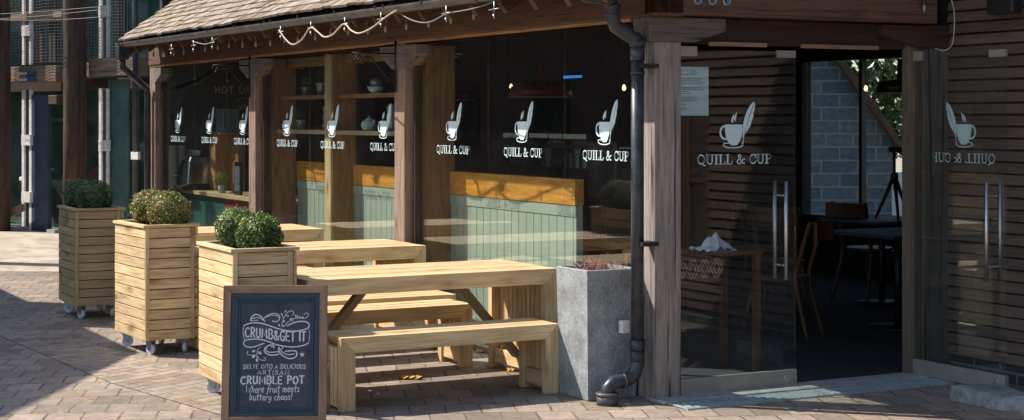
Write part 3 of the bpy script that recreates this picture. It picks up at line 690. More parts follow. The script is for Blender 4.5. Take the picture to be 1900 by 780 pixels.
t_ = thing('shelf_unit', 'open timber shelf unit with wide uprights inside the middle window', 'shelving', (-5.2, .2, 0))
for x, wd, m_ in ((-6.86, .10, 'inner'), (-5.40, .14, 'pine_deck'), (-3.42, .10, 'inner')):
    mb = MB(); mb.box(x - wd / 2 + 5.2, x + wd / 2 + 5.2, -.08, -.055, .05, 2.2, 'z'); mb.build('upright', M[m_ if x > -5.9 and x < -5 else 'inner'], t_, .002)  # middle upright: pale front paints its sunlit face, brown body the shaded side
    mb = MB(); mb.box(x - wd / 2 + 5.2, x + wd / 2 + 5.2, -.053, .16, .05, 2.2, 'z'); mb.build('upright', M['inner'], t_, .002)
mb = MB(); mb.box(-1.6, -.27, -.04, .16, 1.50, 1.535, 'x'); mb.box(-.13, 1.73, -.04, .16, 1.50, 1.535, 'x'); mb.build('shelf', M['pine_deck'], t_, .002)
mb = MB(); mb.box(-1.6, -.27, -.0, .16, 1.815, 1.85, 'x'); mb.box(-.13, 1.73, -.0, .16, 1.815, 1.85, 'x'); mb.build('shelf', M['inner'], t_, .002)
mb = MB(); mb.box(-1.6, 1.73, .05, .16, 2.12, 2.2, 'x'); mb.build('head_rail', M['inner'], t_, .002)

def pot(kind, loc, label, s=1.0, cat_='pot'):
    if kind == 'teapot':
        t_ = thing('teapot', label, 'teapot', loc)
        mb = MB(); mb.lathe([(.03, 0), (.055, .01), (.07, .04), (.062, .075), (.035, .092), (.0, .095)], (0, 0, 0), 18); mb.build('body', M['ceramic'], t_)
        mb = MB(); mb.tube(cat([(.06, 0, .03), (.09, 0, .05), (.115, 0, .09)], 4), .010, 8); mb.build('spout', M['ceramic'], t_)
        mb = MB(); mb.tube(cat([(-.055, 0, .075), (-.09, 0, .08), (-.1, 0, .05), (-.06, 0, .025)], 4), .006, 8); mb.build('handle', M['ceramic'], t_)
        mb = MB(); mb.lathe([(.034, 0), (.02, .012), (.008, .016), (.010, .028), (0, .032)], (0, 0, .093), 14); mb.build('lid', M['ceramic'], t_)
    elif kind == 'plant':
        t_ = thing('potted_plant', label, 'plant', loc, 0, 'pots on the window shelves')
        mb = MB(); mb.lathe([(.035 * s, 0), (.05 * s, .085 * s), (.052 * s, .10 * s), (.044 * s, .10 * s), (.042 * s, .085 * s), (0, .085 * s)], (0, 0, 0), 16); mb.build('pot', M['potmetal'], t_)
        mb = MB(); leaves(mb, (0, 0, .16 * s), (.07 * s, .07 * s, .065 * s), 220, .018, 0); mb.build('foliage', M['leafdark'], t_)
    elif kind == 'bowl':
        t_ = thing('bowl', label, 'bowl', loc)
        mb = MB(); mb.lathe([(.03, 0), (.06, .02), (.075, .055), (.07, .055), (.05, .022), (0, .016)], (0, 0, 0), 18); mb.build('bowl_body', M['ceramic'], t_)
        mb = MB(); mb.lathe([(.04, .05), (.05, .09), (.03, .12), (0, .13)], (0, 0, 0), 14); mb.build('jar', M['potmetal'], t_)
    else:
        t_ = thing('vase', label, 'vase', loc)
        mb = MB(); mb.lathe([(.04, 0), (.055, .03), (.035, .07), (.05, .11), (.035, .15), (.045, .19), (.03, .22), (0, .22)], (0, 0, 0), 16); mb.build('body', M['potmetal'], t_)

def leaves(mb, c, rad, n, size, shell=.8, sq=.55, seed=None, lump=.08):
    """many small folded leaves through an ellipsoid shell with an uneven outline"""
    c = Vector(c)
    ph = [(random.uniform(0, 6.3), random.uniform(0, 6.3), random.randint(3, 7), random.randint(2, 6)) for _ in range(4)]
    for i in range(n):
        u = random.uniform(-1, 1); a = random.uniform(0, 2 * math.pi); s = math.sqrt(1 - u * u)
        d = Vector((s * math.cos(a), s * math.sin(a), u))
        lum = 1 + lump * sum(math.sin(k * a + p1) * math.cos(l * u * 2 + p2) for p1, p2, k, l in ph) / 2
        rr = lum * (shell + (1 - shell) * random.random() ** .6) if shell else lum * random.random() ** .4
        if random.random() < .05: rr *= random.uniform(1.04, 1.16)
        p = c + Vector((d.x * rad[0], d.y * rad[1], d.z * rad[2])) * rr
        nrm = (d * .9 + Vector((random.gauss(0, .55), random.gauss(0, .55), random.gauss(.25, .55)))).normalized()
        ax = nrm.cross(Vector((random.gauss(0, 1), random.gauss(0, 1), random.gauss(0, 1)))).normalized(); ay = nrm.cross(ax)
        L = size * random.uniform(.7, 1.25); W = L * sq
        patch = .22 * math.sin(p.x * 31 + ph[0][0]) * math.cos(p.y * 27 + ph[1][0]) + .12 * math.sin(p.z * 40 + ph[2][0])
        mb.cur = min(1, max(0, random.gauss(.5, .25) + patch))
        mb.add([p - ax * L / 2, p - ay * W / 2 + nrm * W * .18, p + ax * L / 2, p + ay * W / 2 + nrm * W * .18], [(0, 1, 2), (0, 2, 3)])

pot('plant', (-6.30, .26, 1.852), 'small metal pot plant at the left end of the upper shelf', .8)
pot('plant', (-5.92, .27, 1.852), 'wide pale pot plant beside the pine upright on the upper shelf', 1.1)
pot('plant', (-5.58, .27, 1.852), 'flowering plant just left of the pine upright on the upper shelf', .9)
pot('bowl', (-4.62, .24, 1.852), 'pale bowl with a jar on the upper shelf right of the pine upright', 1)
pot('plant', (-4.05, .26, 1.852), 'tall bucket pot plant at the right end of the upper shelf', 1.25)
pot('plant', (-6.32, .22, 1.537), 'plant in a pale bowl on the lower shelf at the left', .9)
pot('vase', (-5.78, .27, 1.537), 'bulging tall vase on the lower shelf left of the pine upright', 1)
pot('teapot', (-4.72, .22, 1.537), 'pale teapot on the lower shelf', 1)
pot('vase', (-4.36, .27, 1.537), 'stacked round vase beside the teapot', 1)

# ------------------------------------------------------------------ counter by the far window
t_ = thing('service_counter', 'service counter with green and red front below the hot drinks board', 'counter', (-8.6, .3, 0))
mb = MB(); mb.box(-1.6, -.15, 0, .5, .02, .80); mb.build('green_front', M['green'], t_)
mb = MB(); mb.box(-.148, 1.56, 0, .5, .02, .80); mb.build('red_front', M['redpanel'], t_)
mb = MB(); mb.box(-1.62, 1.57, -.05, .52, .80, .84, 'x'); mb.build('worktop', M['pine_deck'], t_, .003)
t_ = thing('coffee_machine', 'chrome coffee machine on the counter in the far window', 'coffee machine', (-10.02, .36, .842))
mb = MB(); mb.prism([(-.25, -.17, .05), (.25, -.17, .05), (.25, -.15, .30), (.20, -.10, .38), (-.20, -.10, .38), (-.25, -.15, .30)], (0, .32, 0)); mb.build('body', M['chrome'], t_, .02)
mb = MB(); mb.box(-.27, .27, -.22, .15, 0, .05); mb.build('drip_tray', M['black'], t_, .005)
mb = MB()
for x in (-.18, -.1, -.02, .06, .14): mb.lathe([(.02, 0), (.032, .05), (.034, .06), (0, .06)], (x, 0, .381), 12)
mb.build('warming_cups', M['ceramic'], t_)
mb = MB(); mb.tube([(-.1, -.17, .16), (-.1, -.27, .15)], .012, 8); mb.tube([(.1, -.17, .16), (.1, -.27, .15)], .012, 8); mb.build('handle', M['black'], t_)
t_ = thing('cup_stack', 'tall stack of takeaway cups at the left of the coffee machine', 'cups', (-10.12, .14, .842))
mb = MB(); pr = []
for k in range(26): pr += [(.042, k * .019), (.047, k * .019 + .012), (.047, k * .019 + .017)]
mb.lathe(pr, (0, 0, 0), 16); mb.build('cups', M['cup'], t_)
mb = MB(); mb.lathe(pr, (-.03, .11, 0), 16); mb.build('cups', M['cup'], t_)
t_ = thing('shelf_box', 'pale plywood box shelf beside the coffee machine with boxes on top', 'shelf', (-9.55, .55, .842))
mb = MB(); mb.box(-.22, .0, -.1, .12, 0, .62, 'z'); mb.box(.0, .36, .05, .12, .0, .62, 'z'); mb.box(-.22, .38, -.1, .12, .62, .64, 'x'); mb.build('carcass', M['inner'], t_, .003)
mb = MB(); mb.box(-.05, .22, -.08, .1, .641, .90); mb.build('box', M['potmetal'], t_, .004)
t_ = thing('potted_herb', 'bright green herb in a small pot on the counter', 'plant', (-8.95, .33, .842))
mb = MB(); mb.lathe([(.035, 0), (.045, .08), (.04, .08), (0, .07)], (0, 0, 0), 14); mb.build('pot', M['ceramic'], t_)
mb = MB(); leaves(mb, (0, 0, .15), (.10, .10, .08), 500, .022, 0); mb.build('foliage', M['leaf'], t_)
t_ = thing('menu_stand', 'leaning black framed menu on the counter end', 'frame', (-8.45, .34, .842))
mb = MB(); mb.obox((0, 0, .17), Vector((.94, 0, 0)).normalized(), VY, VZ, .10, .012, .17)
for i in range(len(mb.v)): x, y, z = mb.v[i]; mb.v[i] = (x - z * .28, y + z * .1, z)
mb.build('frame', M['black'], t_)
mb = MB(); mb.box(-.075, .075, -.014, -.0125, .04, .30); mb.v = [(x - z * .28, y + z * .1, z) for x, y, z in mb.v]; mb.build('sheet', M['ink'], t_)
t_ = thing('menu_board', 'black menu board reading hot drinks in orange chalk in the far window', 'menu board', (-9.75, .50, 1.42), R(90))
mb = MB(); mb.box(-.12, 1.1, 0, .02, 0, .66); mb.build('board', M['black'], t_)

# stroke font for the chalk writing (unit cap height)
def ln(*p): return list(p)
CH = {
 'A': (.72, [ln((.0, 0), (.34, 1), (.66, 0)), ln((.12, .36), (.56, .36))]), 'B': (.62, [ln((.05, 0), (.05, 1)), [(.05, 1)] + arc(.28, .76, .24, .24, 90, -90, 8) + [(.05, .52)], [(.05, .52)] + arc(.30, .26, .28, .26, 90, -90, 8) + [(.05, 0)]]),
 'C': (.66, [arc(.36, .5, .34, .5, 50, 310, 16)]), 'D': (.70, [ln((.06, 0), (.06, 1)), [(-.04, 1), (.2, 1)] + arc(.2, .5, .42, .5, 90, -90, 12) + [(-.02, 0)]]),
 'E': (.56, [ln((.5, 1), (.06, 1), (.06, 0), (.5, 0)), ln((.06, .52), (.42, .52))]), 'G': (.68, [arc(.36, .5, .34, .5, 50, 300, 16) + [(.62, .14), (.62, .46)], ln((.36, .46), (.64, .46))]),
 'I': (.20, [ln((.08, 0), (.08, 1))]), 'H': (.64, [ln((.06, 0), (.06, 1)), ln((.54, 0), (.54, 1)), ln((.06, .52), (.54, .52))]), 'K': (.6, [ln((.05, 0), (.05, 1)), ln((.55, 1), (.06, .42)), ln((.22, .58), (.55, 0))]),
 'L': (.52, [ln((.06, 1), (.06, 0), (.48, 0))]), 'M': (.86, [ln((.04, 0), (.10, 1), (.40, .25), (.70, 1), (.78, 0))]), 'N': (.70, [ln((.06, 0), (.08, 1), (.58, 0), (.62, 1))]),
 'O': (.72, [arc(.36, .5, .33, .5, 90, 450, 18)]), 'P': (.58, [ln((.06, 0), (.06, 1)), [(-.02, 1), (.2, 1)] + arc(.24, .74, .28, .26, 90, -90, 8) + [(.06, .46)]]),
 'R': (.62, [ln((.06, 0), (.06, 1)), [(.0, 1), (.2, 1)] + arc(.24, .75, .27, .25, 90, -90, 8) + [(.06, .48)], ln((.22, .48), (.56, 0))]),
 'S': (.58, [cat([(.5, .86), (.32, 1), (.12, .9), (.10, .68), (.3, .52), (.48, .36), (.46, .1), (.24, 0), (.04, .12)], 4)]),
 'T': (.60, [ln((.28, 0), (.28, 1)), ln((.0, 1), (.58, 1))]), 'U': (.66, [[(.06, 1), (.06, .3)] + arc(.31, .3, .25, .3, 180, 360, 8) + [(.56, .3), (.56, 1)]]),
 'V': (.64, [ln((.02, 1), (.28, 0), (.58, 1))]), '&': (.78, [cat([(.72, .44), (.56, .16), (.32, 0), (.10, .1), (.08, .34), (.30, .56), (.46, .74), (.40, .96), (.22, .94), (.18, .74), (.40, .40), (.74, 0)], 4)]),
 'W': (.92, [ln((.0, 1), (.18, 0), (.42, .8), (.60, 0), (.86, 1))]), 'h': (.5, [ln((.06, 0), (.10, 1.05)), cat([(.06, .3), (.2, .58), (.38, .5), (.38, .2), (.40, 0)], 4)]),
 'e': (.5, [cat([(.06, .28), (.4, .36), (.34, .58), (.16, .56), (.05, .3), (.12, .04), (.32, 0), (.44, .12)], 4)]), 'r': (.38, [ln((.06, .6), (.06, 0)), cat([(.06, .34), (.2, .58), (.36, .56)], 4)]),
 'f': (.42, [cat([(.46, .96), (.3, 1.05), (.2, .86), (.16, .3), (.08, -.25)], 4), ln((.02, .56), (.38, .56))]), 'u': (.5, [cat([(.06, .6), (.06, .16), (.2, 0), (.36, .12), (.40, .6)], 4), ln((.40, .6), (.44, 0))]),
 'i': (.2, [ln((.08, .6), (.08, 0)), ln((.09, .82), (.10, .86))]), 't': (.4, [cat([(.18, .95), (.16, .3), (.2, .02), (.34, .04)], 4), ln((.0, .64), (.40, .66))]),
 'm': (.74, [ln((.06, 0), (.06, .6)), cat([(.06, .34), (.2, .6), (.32, .5), (.34, 0)], 4), cat([(.34, .34), (.48, .6), (.60, .5), (.64, 0)], 4)]),
 's': (.42, [cat([(.36, .54), (.2, .62), (.08, .5), (.2, .32), (.34, .18), (.24, 0), (.04, .06)], 4)]), 'b': (.5, [ln((.08, 1.05), (.06, 0)), cat([(.06, .1), (.24, 0), (.42, .2), (.36, .5), (.2, .56), (.07, .42)], 4)]),
 'y': (.48, [cat([(.06, .6), (.08, .22), (.24, .1), (.38, .24)], 4), cat([(.42, .6), (.40, .0), (.28, -.32), (.06, -.28)], 4)]), 'c': (.44, [arc(.24, .3, .2, .3, 50, 310, 10)]),
 'a': (.5, [arc(.22, .29, .18, .29, 60, 360, 10), ln((.40, .58), (.44, 0))]), 'o': (.48, [arc(.23, .3, .19, .3, 90, 450, 12)]), '!': (.24, [ln((.12, 1.05), (.09, .3)), ln((.08, .06), (.085, .0))]), ' ': (.34, [])}
def chalk_line(mb, txt, cx, base, h, wd, width=None, K=None, curve=None, lean=0, jit=.02, y=0, gap=.12):
    rr = random.Random(len(txt) + int(h * 1e4))
    adv = [CH[c][0] + gap for c in txt]; tot = sum(adv); k = (width / (tot * h)) if width else 1
    x = cx - tot * h * k / 2
    for ch, ad in zip(txt, adv):
        dy = rr.uniform(-jit, jit) * h; s = 1 + rr.uniform(-jit, jit)
        for st in CH[ch][1]:
            pts = []
            for p in st:
                px = x + p[0] * h * k * s + p[1] * h * lean; py = p[1] * h * s + dy
                z0 = curve(px) if curve else 0
                pts.append((px, base + py + z0))
            ribbon(mb, pts, wd, y, .0008, **(K or {}))
        x += ad * h * k
t_m = t_
mb = MB(); chalk_line(mb, 'HOT DRINKS', .36, .50, .075, .013, .70, dict(org=Vector((0, 0, 0))), y=.002, gap=.2)
mb.build('heading', M['orangechalk'], t_m)
mb = MB(); ribbon(mb, arc(.36, .42, .10, .025, 0, 360, 16), .007, .002); chalk_line(mb, 'BREW', .36, .32, .045, .008, None, {}, y=.002)
mb.build('scribble', M['greenchalk'], t_m)

# ------------------------------------------------------------------ interior behind the panes
t_ = thing('display_counter', 'long dark counter with lit glass display deep inside the cafe', 'counter', (-7.6, 4.4, 0))
mb = MB(); mb.box(-2.6, -.3, 0, .7, .02, 1.05); mb.build('body', M['black'], t_)
mb = MB(); x = -2.6; rr = random.Random(4)
while x < -.6:
    wl = rr.uniform(.05, .32); mb.box(x, x + wl, -.02, rr.uniform(-.01, .0), 1.39 + rr.uniform(0, .02), 1.455); x += wl + rr.uniform(.01, .06)
mb.build('lit_strip', M['fridge'], t_)
mb = MB(); x = -2.5
while x < -.5: hh = rr.uniform(.08, .26); mb.box(x, x + rr.uniform(.05, .14), .02, .1, 1.06, 1.06 + hh); x += .17
mb.build('stock_boxes', M['potmetal'], t_)
mb = MB()
for k in range(12):
    x = -2.4 + k * .18; mb.lathe([(.05, 0), (.06, .03), (.03, .05 + .02 * random.random()), (0, .06)], (x, .1 + .2 * random.random(), 1.32), 8)
mb.build('pastries', M['crate'], t_)
mb = MB(); mb.box(-2.6, -.3, 0, .5, 1.29, 1.31); mb.build('shelf', M['potmetal'], t_)
def pendant(loc, r, label, m_):
    t_ = thing('pendant_lamp', label, 'pendant lamp', loc, 0, 'pendant lamps inside the cafe')
    mb = MB(); mb.lathe([(.035, .30), (.04, .12), (r * .9, .10), (r, .0), (r * .98, .0), (r * .86, .085), (.03, .10)], (0, 0, 0), 28); mb.build('lamp_shade', m_, t_)
    mb = MB(); mb.tube([(0, 0, .3), (0, 0, 2.62 - loc[2])], .006, 8); mb.build('cord', M['black'], t_)
    mb = MB(); mb.lathe([(r - .0, -.004), (r + .004, 0), (r - .002, .006)], (0, 0, 0), 28); mb.build('rim', M['cup'], t_)
pendant((-4.95, 2.0, 1.83), .30, 'red pendant lamp hanging behind the two right panes', M['red'])
pendant((-7.55, 2.3, 1.83), .30, 'red pendant lamp half hidden by the brown upright', M['red'])
pendant((-3.0, 4.5, 1.86), .22, 'dark dome pendant lamp seen through the open doorway', M['black'])
t_ = thing('light_strip', 'blue glowing light strip in the dark cafe', 'light', (-6.13, 3.0, 2.04)); mb = MB(); mb.box(-.16, .16, 0, .03, 0, .025); mb.build('tube', M['bluelight'], t_)
for (x, y, z, lb) in ((-5.90, 2.2, 1.93, 'small warm bulb glowing left of the red lamp'), (-2.90, 1.6, 1.865, 'small warm bulb glowing beside the drainpipe'), (-2.88, 4.0, 1.88, 'small warm bulb glowing against the stone wall view')):
    t_ = thing('light_bulb', lb, 'bulb', (x, y, z), 0, 'bare bulbs inside the cafe')
    mb = MB(); mb.lathe([(.006, .04), (.013, .024), (.016, .010), (.009, -.004), (0, -.008)], (0, 0, 0), 12); mb.build('bulb', M['glow'], t_)
    mb = MB(); mb.tube([(0, 0, .045), (0, 0, 2.62 - z)], .003, 6); mb.build('cord', M['black'], t_)
t_ = thing('till_screen', 'black till screen on a stand behind the pane nearest the corner', 'screen', (-1.93, .7, 0))
mb = MB(); mb.box(-.02, .36, 0, .04, 1.09, 1.48); mb.build('screen', M['black'], t_, .012)
mb = MB(); mb.tube([(.12, .05, .8), (.12, .05, 1.2)], .022, 10); mb.build('stand', M['iron'], t_)
mb = MB(); mb.box(-.2, .5, -.1, .3, .76, .80, 'x'); mb.build('shelf', M['inner'], t_)
t_ = thing('side_table', 'low brown sideboard inside the left glass door', 'table', (-.75, .85, 0))
mb = MB(); mb.box(-.2, .22, -.48, .32, .77, .80, 'y'); mb.build('top', M['chair'], t_)
for sx in (-.17, .19):
    for sy in (-.45, .29): mb = MB(); mb.box(sx - .02, sx + .02, sy - .02, sy + .02, 0, .77, 'z'); mb.build('leg', M['chair'], t_)
t_ = thing('table_runner', 'dark red textile with pale zigzag pattern hanging from the sideboard', 'textile', (-.5, .5, 0))
mb = MB(); mb.box(-.02, -.008, -.12, .36, .62, .808); mb.box(-.35, -.008, -.12, .36, .802, .808); mb.build('cloth', M['textile'], t_)
mb = MB()
for k in range(5):
    y0 = -.08 + k * .09
    for off in (0, .022):
        for s in (1, -1): ribbon(mb, [(y0 + off, .64), (y0 + off + s * .035, .70), (y0 + off, .76)], .008, 0, .001, dirx=VY, org=Vector((-.006, 0, 0)), out=VX)
mb.build('zigzag', M['zig'], t_)
t_ = thing('folded_cloth', 'crumpled white cloth on the sideboard behind the left door', 'cloth', (-.52, .78, .808))
mb = MB(); n = 44
for i in range(n + 1):
    for j in range(n + 1):
        u, v = i / n - .5, j / n - .5; h = max(0, .10 * math.exp(-(u * u + v * v) * 9) + .018 * math.sin(11 * u + 5 * v + math.sin(7 * v)) * math.cos(12 * v - 4 * u) + .003 * math.sin(31 * u + 20 * v)) + .004
        mb.v.append((u * .2, v * .24, h)); mb.g.append((u, v, 0)); mb.r.append(.5)
for i in range(n):
    for j in range(n): a = i * (n + 1) + j; mb.f.append([a, a + n + 1, a + n + 2, a + 1]); mb.smooth.append(True)
tag(mb.build('cloth_folds', M['cloth'], t_))
t_ = thing('teal_cup', 'teal cup on the sideboard left of the white cloth', 'cup', (-.78, .62, .80)); mb = MB(); mb.lathe([(.03, 0), (.036, .09), (.04, .12), (.034, .12), (.03, .03), (0, .03)], (0, 0, 0), 16); mb.build('cup_body', M['tealcup'], t_)

def chair():
    t_ = thing('cafe_chair', '', 'chair', (0, 0, 0), 0, 'wooden cafe chairs')
    mb = MB(); mb.prism([(x, y, .44) for x, y in arc(0, 0, .21, .21, 0, 360, 20)[:-1]], (0, 0, .03)); mb.build('seat', M['chair'], t_, .006)
    for sx in (-1, 1): mb = MB(); mb.tube([(sx * .15, -.15, .44), (sx * .21, -.24, .0)], .018, 8, rs=[.02, .013]); mb.build('leg', M['chair'], t_)
    for sx in (-1, 1): mb = MB(); mb.tube(cat([(sx * .20, .27, 0), (sx * .165, .17, .42), (sx * .17, .21, .65), (sx * .19, .28, .88)], 5), .018, 8); mb.build('leg', M['chair'], t_)
    mb = MB(); pts = arc(0, .42, .30, .20, 225, 315, 8)
    for i in range(8):
        p, q = pts[i], pts[i + 1]; mb.obox(((p[0] + q[0]) / 2, (p[1] + q[1]) / 2 + .05, .80), Vector((q[0] - p[0], q[1] - p[1], 0)).normalized(), Vector((-(q[1] - p[1]), q[0] - p[0], 0)).normalized(), VZ, .032, .009, .075, new=(i == 0))
    mb.build('backrest', M['chair'], t_); return t_
ch = chair(); ch.location = (-1.80, 2.28, 0.012); ch.rotation_euler = (0, 0, R(-55)); ch['label'] = 'brown wooden chair just inside the doorway, closest to the left door handle'
for x, y, rz, lb in ((-4.1, 3.75, 170, 'dark wooden chair with rounded back below the stone wall view, left one'), (-3.55, 4.6, 190, 'dark wooden chair in front of the tripod table, right of its twin'),
                     (-2.9, 3.1, 60, 'dark chair in the gloom at the near side of the second table'), (-2.2, 4.2, -30, 'dark chair tucked in at the right of the doorway view')):
    dup(ch, (x, y, .012), R(rz), lb)
def itable(loc, label, s=.40):
    t_ = thing('cafe_table', label, 'table', loc, 0, 'dark cafe tables')
    mb = MB(); mb.box(-s, s, -s, s, .725, .75, 'x'); mb.build('tabletop', M['navypanel'], t_, .004)
    mb = MB(); mb.tube([(0, 0, .03), (0, 0, .725)], .03, 12); mb.build('leg', M['black'], t_)
    mb = MB(); mb.lathe([(.24, 0), (.24, .015), (.05, .03), (0, .03)], (0, 0, 0), 20); mb.build('base', M['black'], t_)
itable((-3.2, 4.45, .012), 'dark table carrying the black tripod'); itable((-1.85, 3.45, .012), 'dark table at the right edge of the doorway view')
t_ = thing('tripod', 'black camera tripod standing on the dark table', 'tripod', (-3.15, 4.55, .762))
for a in (90, 210, 330): mb = MB(); mb.tube([(0, 0, .38), (.17 * math.cos(R(a)), .17 * math.sin(R(a)), 0)], .014, 8, rs=[.02, .011]); mb.build('leg', M['black'], t_)
mb = MB(); mb.tube([(0, 0, .25), (0, 0, .60)], .012, 8); mb.lathe([(.03, .34), (.035, .37), (.03, .40), (0, .41)], (0, 0, 0), 12); mb.build('column', M['black'], t_)
mb = MB(); mb.box(-.05, .07, -.03, .03, .58, .63); mb.build('head', M['black'], t_, .01)

# ------------------------------------------------------------------ notice on the left door
t_ = thing('paper_notice', 'pale blue printed notice taped inside the top corner of the left glass door', 'notice', (-.04, .30, 1.66))
mb = MB(); mb.box(0, .0012, -.10, .105, 0, .288); mb.build('sheet', M['paper'], t_)
mb = MB(); rr = random.Random(3); z = .262
for k in range(22):
    if k in (3, 8, 13, 17): z -= .011; continue
    L = rr.uniform(.05, .17) if k < 17 else rr.uniform(.02, .05); c0 = 0 if k < 2 else None
    y0 = -.085 if c0 is None else -L / 4
    x = y0; end = (y0 + L) if c0 is None else L / 4
    while x < end:
        wl = rr.uniform(.006, .018); mb.box(.0013, .0018, x, min(x + wl, end), z, z + .0035); x += wl + .003
    z -= .011
mb.build('printed_lines', M['ink'], t_)

# ------------------------------------------------------------------ clapboard wing on the right
wing = thing('clapboard_building', 'dark brown clapboard wing beside the open glass door', 'building', (0, 2.27, 0))
mb = MB(); z = .13
while z < 3.5:
    h = .0735; x = 0
    mb.plank(); zz = z
    # feather-edged board: thicker at its foot
    xs = [0.0, 2.45 + random.uniform(-.2, .2), 5.2 + random.uniform(-.3, .3), 9.0]
    for a, bq in zip(xs[:-1], xs[1:]):
        if 1.0 < z < 1.75:   # window opening
            segs = [(a, min(bq, 2.62)), (max(a, 3.22), bq)]
        elif .55 < z <= 1.0: segs = [(a, min(bq, 2.62)), (max(a, 3.22), bq)]
        else: segs = [(a, bq)]
        for p, q in segs:
            if q - p < .02: continue
            e_ = random.uniform(0, .003); mb.prism([(p + .001, -.018, zz + h * .82), (p + .001, -.034 - e_, zz), (p + .001, -.0, zz), (p + .001, .0, zz + h * .82)], (q - p - .002, 0, 0), g=(VX, VZ))
    z += h
mb.build('boards', M['clap'], wing)
mb = MB(); mb.box(-.0, 9, .002, .2, .0, 3.55); mb.build('wall', M['darkbeam'], wing)
mb = MB(); mb.box(.0, 9, -.012, .0015, 0, .125, new=False); mb.g = [(p[0], p[2], 0) for p in mb.v]; mb.build('plinth', M['plinth'], wing)
mb = MB(); mb.box(2.60, 3.24, -.035, .0, .54, .60, 'x'); mb.box(2.60, 3.24, -.03, 0, 1.70, 1.76, 'x')
for x in (2.60, 2.90, 3.18): mb.box(x, x + .06, -.03, 0, .6, 1.70, 'z')
mb.box(2.66, 3.18, -.026, 0, 1.13, 1.17, 'x'); wf = mb.build('window', M['beam'], wing, .003)
mb = MB(); mb.box(2.66, 3.18, -.012, -.006, .6, 1.7); mb.build('pane', M['doorglass'], wf)
mb = MB(); mb.prism([(-.0, -.35, 3.45), (-.0, 3, 5.6), (-.0, 3, 5.66), (-.0, -.35, 3.51)], (9.2, 0, 0)); mb.build('roof', M['darkbeam'], wing)
t_ = thing('wall_floodlight', 'black floodlight high on the clapboard wall', 'light', (.60, 2.2, 2.32))
mb = MB(); mb.box(-.11, .11, -.10, -.02, -.04, .12); mb.build('lamp_body', M['black'], t_, .01); mb = MB(); mb.box(-.02, .02, -.02, .05, 0, .06); mb.build('arm', M['black'], t_)
t_ = thing('hanging_cable', 'thin pale cable looping down beside the gable bracket', 'cable', (.0, 2.2, 2.1))
mb = MB(); P = [place(px, py, 10.15) - Vector((0, 2.2, 2.1)) for px, py in ((1758, -20), (1770, 18), (1770, 60), (1766, 84), (1752, 94), (1735, 90))]
mb.tube(cat(P, 5), .0035, 6); mb.build('cable', M['cable'], t_)
t_ = thing('fairy_light', 'dark socketed fairy light hanging in front of the gable beam', 'light', (.13, 1.93, 2.36))
mb = MB(); mb.tube([(0, 0, .12), (0, 0, 0)], .016, 10); mb.build('socket', M['pipe'], t_); mb = MB(); mb.lathe([(.008, 0), (.012, -.02), (.003, -.05), (0, -.055)], (0, 0, 0), 10); mb.build('bulb', M['bulbglass'], t_)
t_ = thing('door_stop_slab', 'rough grey stone slab holding the open glass door', 'stone', (1.07, 1.66, 0), R(-4))
mb = MB(); rr = random.Random(5); top = []; bot = []
out = [(-.30, -.13), (-.1, -.14), (.06, -.13), (.16, -.08), (.30, -.03), (.29, .06), (.1, .12), (-.1, .13), (-.28, .12), (-.31, 0)]
n = len(out); vs = [(x, y, 0) for x, y in out] + [(x * .99 + rr.uniform(-.01, .01), y * .97, .078 + rr.uniform(-.012, .008)) for x, y in out] + [(x * .8, y * .75, .094 + rr.uniform(-.008, .004)) for x, y in out]
fs = [tuple(range(n))[::-1], tuple(range(2 * n, 3 * n))]
for i in range(n):
    j = (i + 1) % n; fs += [(i, j, n + j, n + i), (n + i, n + j, 2 * n + j, 2 * n + i)]
mb.add(vs, fs); mb.build('slab', M['slab'], t_, .004)
# drain
t_ = thing('drain_channel', 'slotted metal drain channel across the doorway', 'drain', (.24, 1.0, 0))
mb = MB(); mb.box(-.10, -.085, -1.0, 1.05, 0, .010); mb.box(.085, .10, -1.0, 1.05, 0, .010)
y = -1.0
while y < 1.05: mb.box(-.085, .085, y, y + .020, .004, .012, new=False); y += .042
mb.build('grating', M['grate'], t_); mb = MB(); mb.box(-.085, .085, -1.0, 1.05, .0005, .0015); mb.build('channel', M['black'], t_)

# ------------------------------------------------------------------ benches and tables
def slat_furniture(name, label, cat_, group, L, W, H, th, n, table):
    """local x = width, local y = length; origin at the middle of the footprint"""
    t_ = thing(name, label, cat_, (0, 0, 0), 0, group); pw = W / n; b_ = th; y0, y1 = -L / 2, L / 2
    mb = MB()
    for i in range(n):
        x0 = -W / 2 + i * pw + .0038; dx = pw - .0076; z0 = random.uniform(-.0015, .0015)
        mb.prism([(x0, y0, H + z0), (x0, y1, H + z0), (x0, y1 - b_, H - th), (x0, y0 + b_, H - th)], (dx, 0, 0), g=(VY, VZ))
    mb.build('tabletop' if table else 'seat', M['pine'], t_, .003)
    for yy, s in ((y0, 1), (y1, -1)):
        for i in (0, n - 1):
            x0 = -W / 2 + i * pw + .0022; dx = pw - .0044; mb = MB()
            mb.prism([(x0, yy, 0), (x0, yy, H), (x0, yy + s * b_, H - th), (x0, yy + s * b_, 0)], (dx, 0, 0), g=(VZ, VY)); mb.build('leg', M['pine'], t_, .003)
        mb = MB()
        for i in range(1, n - 1):
            x0 = -W / 2 + i * pw + .006; dx = pw - .012
            mb.box(x0, x0 + dx, min(yy, yy + s * .038), max(yy, yy + s * .038), .02, H - th * .75, 'z')
        mb.build('end_slats', M['pine_deck'], t_, .002)
        mb = MB(); mb.box(-W / 2 + pw, W / 2 - pw, min(yy + s * .04, yy + s * .075), max(yy + s * .04, yy + s * .075), .035, .125, 'x'); mb.build('bottom_rail', M['pine'], t_, .003)
        if table:
            mb = MB(); mb.bar((0, yy + s * .085, .12), (0, yy + s * .50, H - th - .02), .045, .07, (1, 0, 0)); mb.build('brace', M['pine_dull'], t_, .003)
    return t_
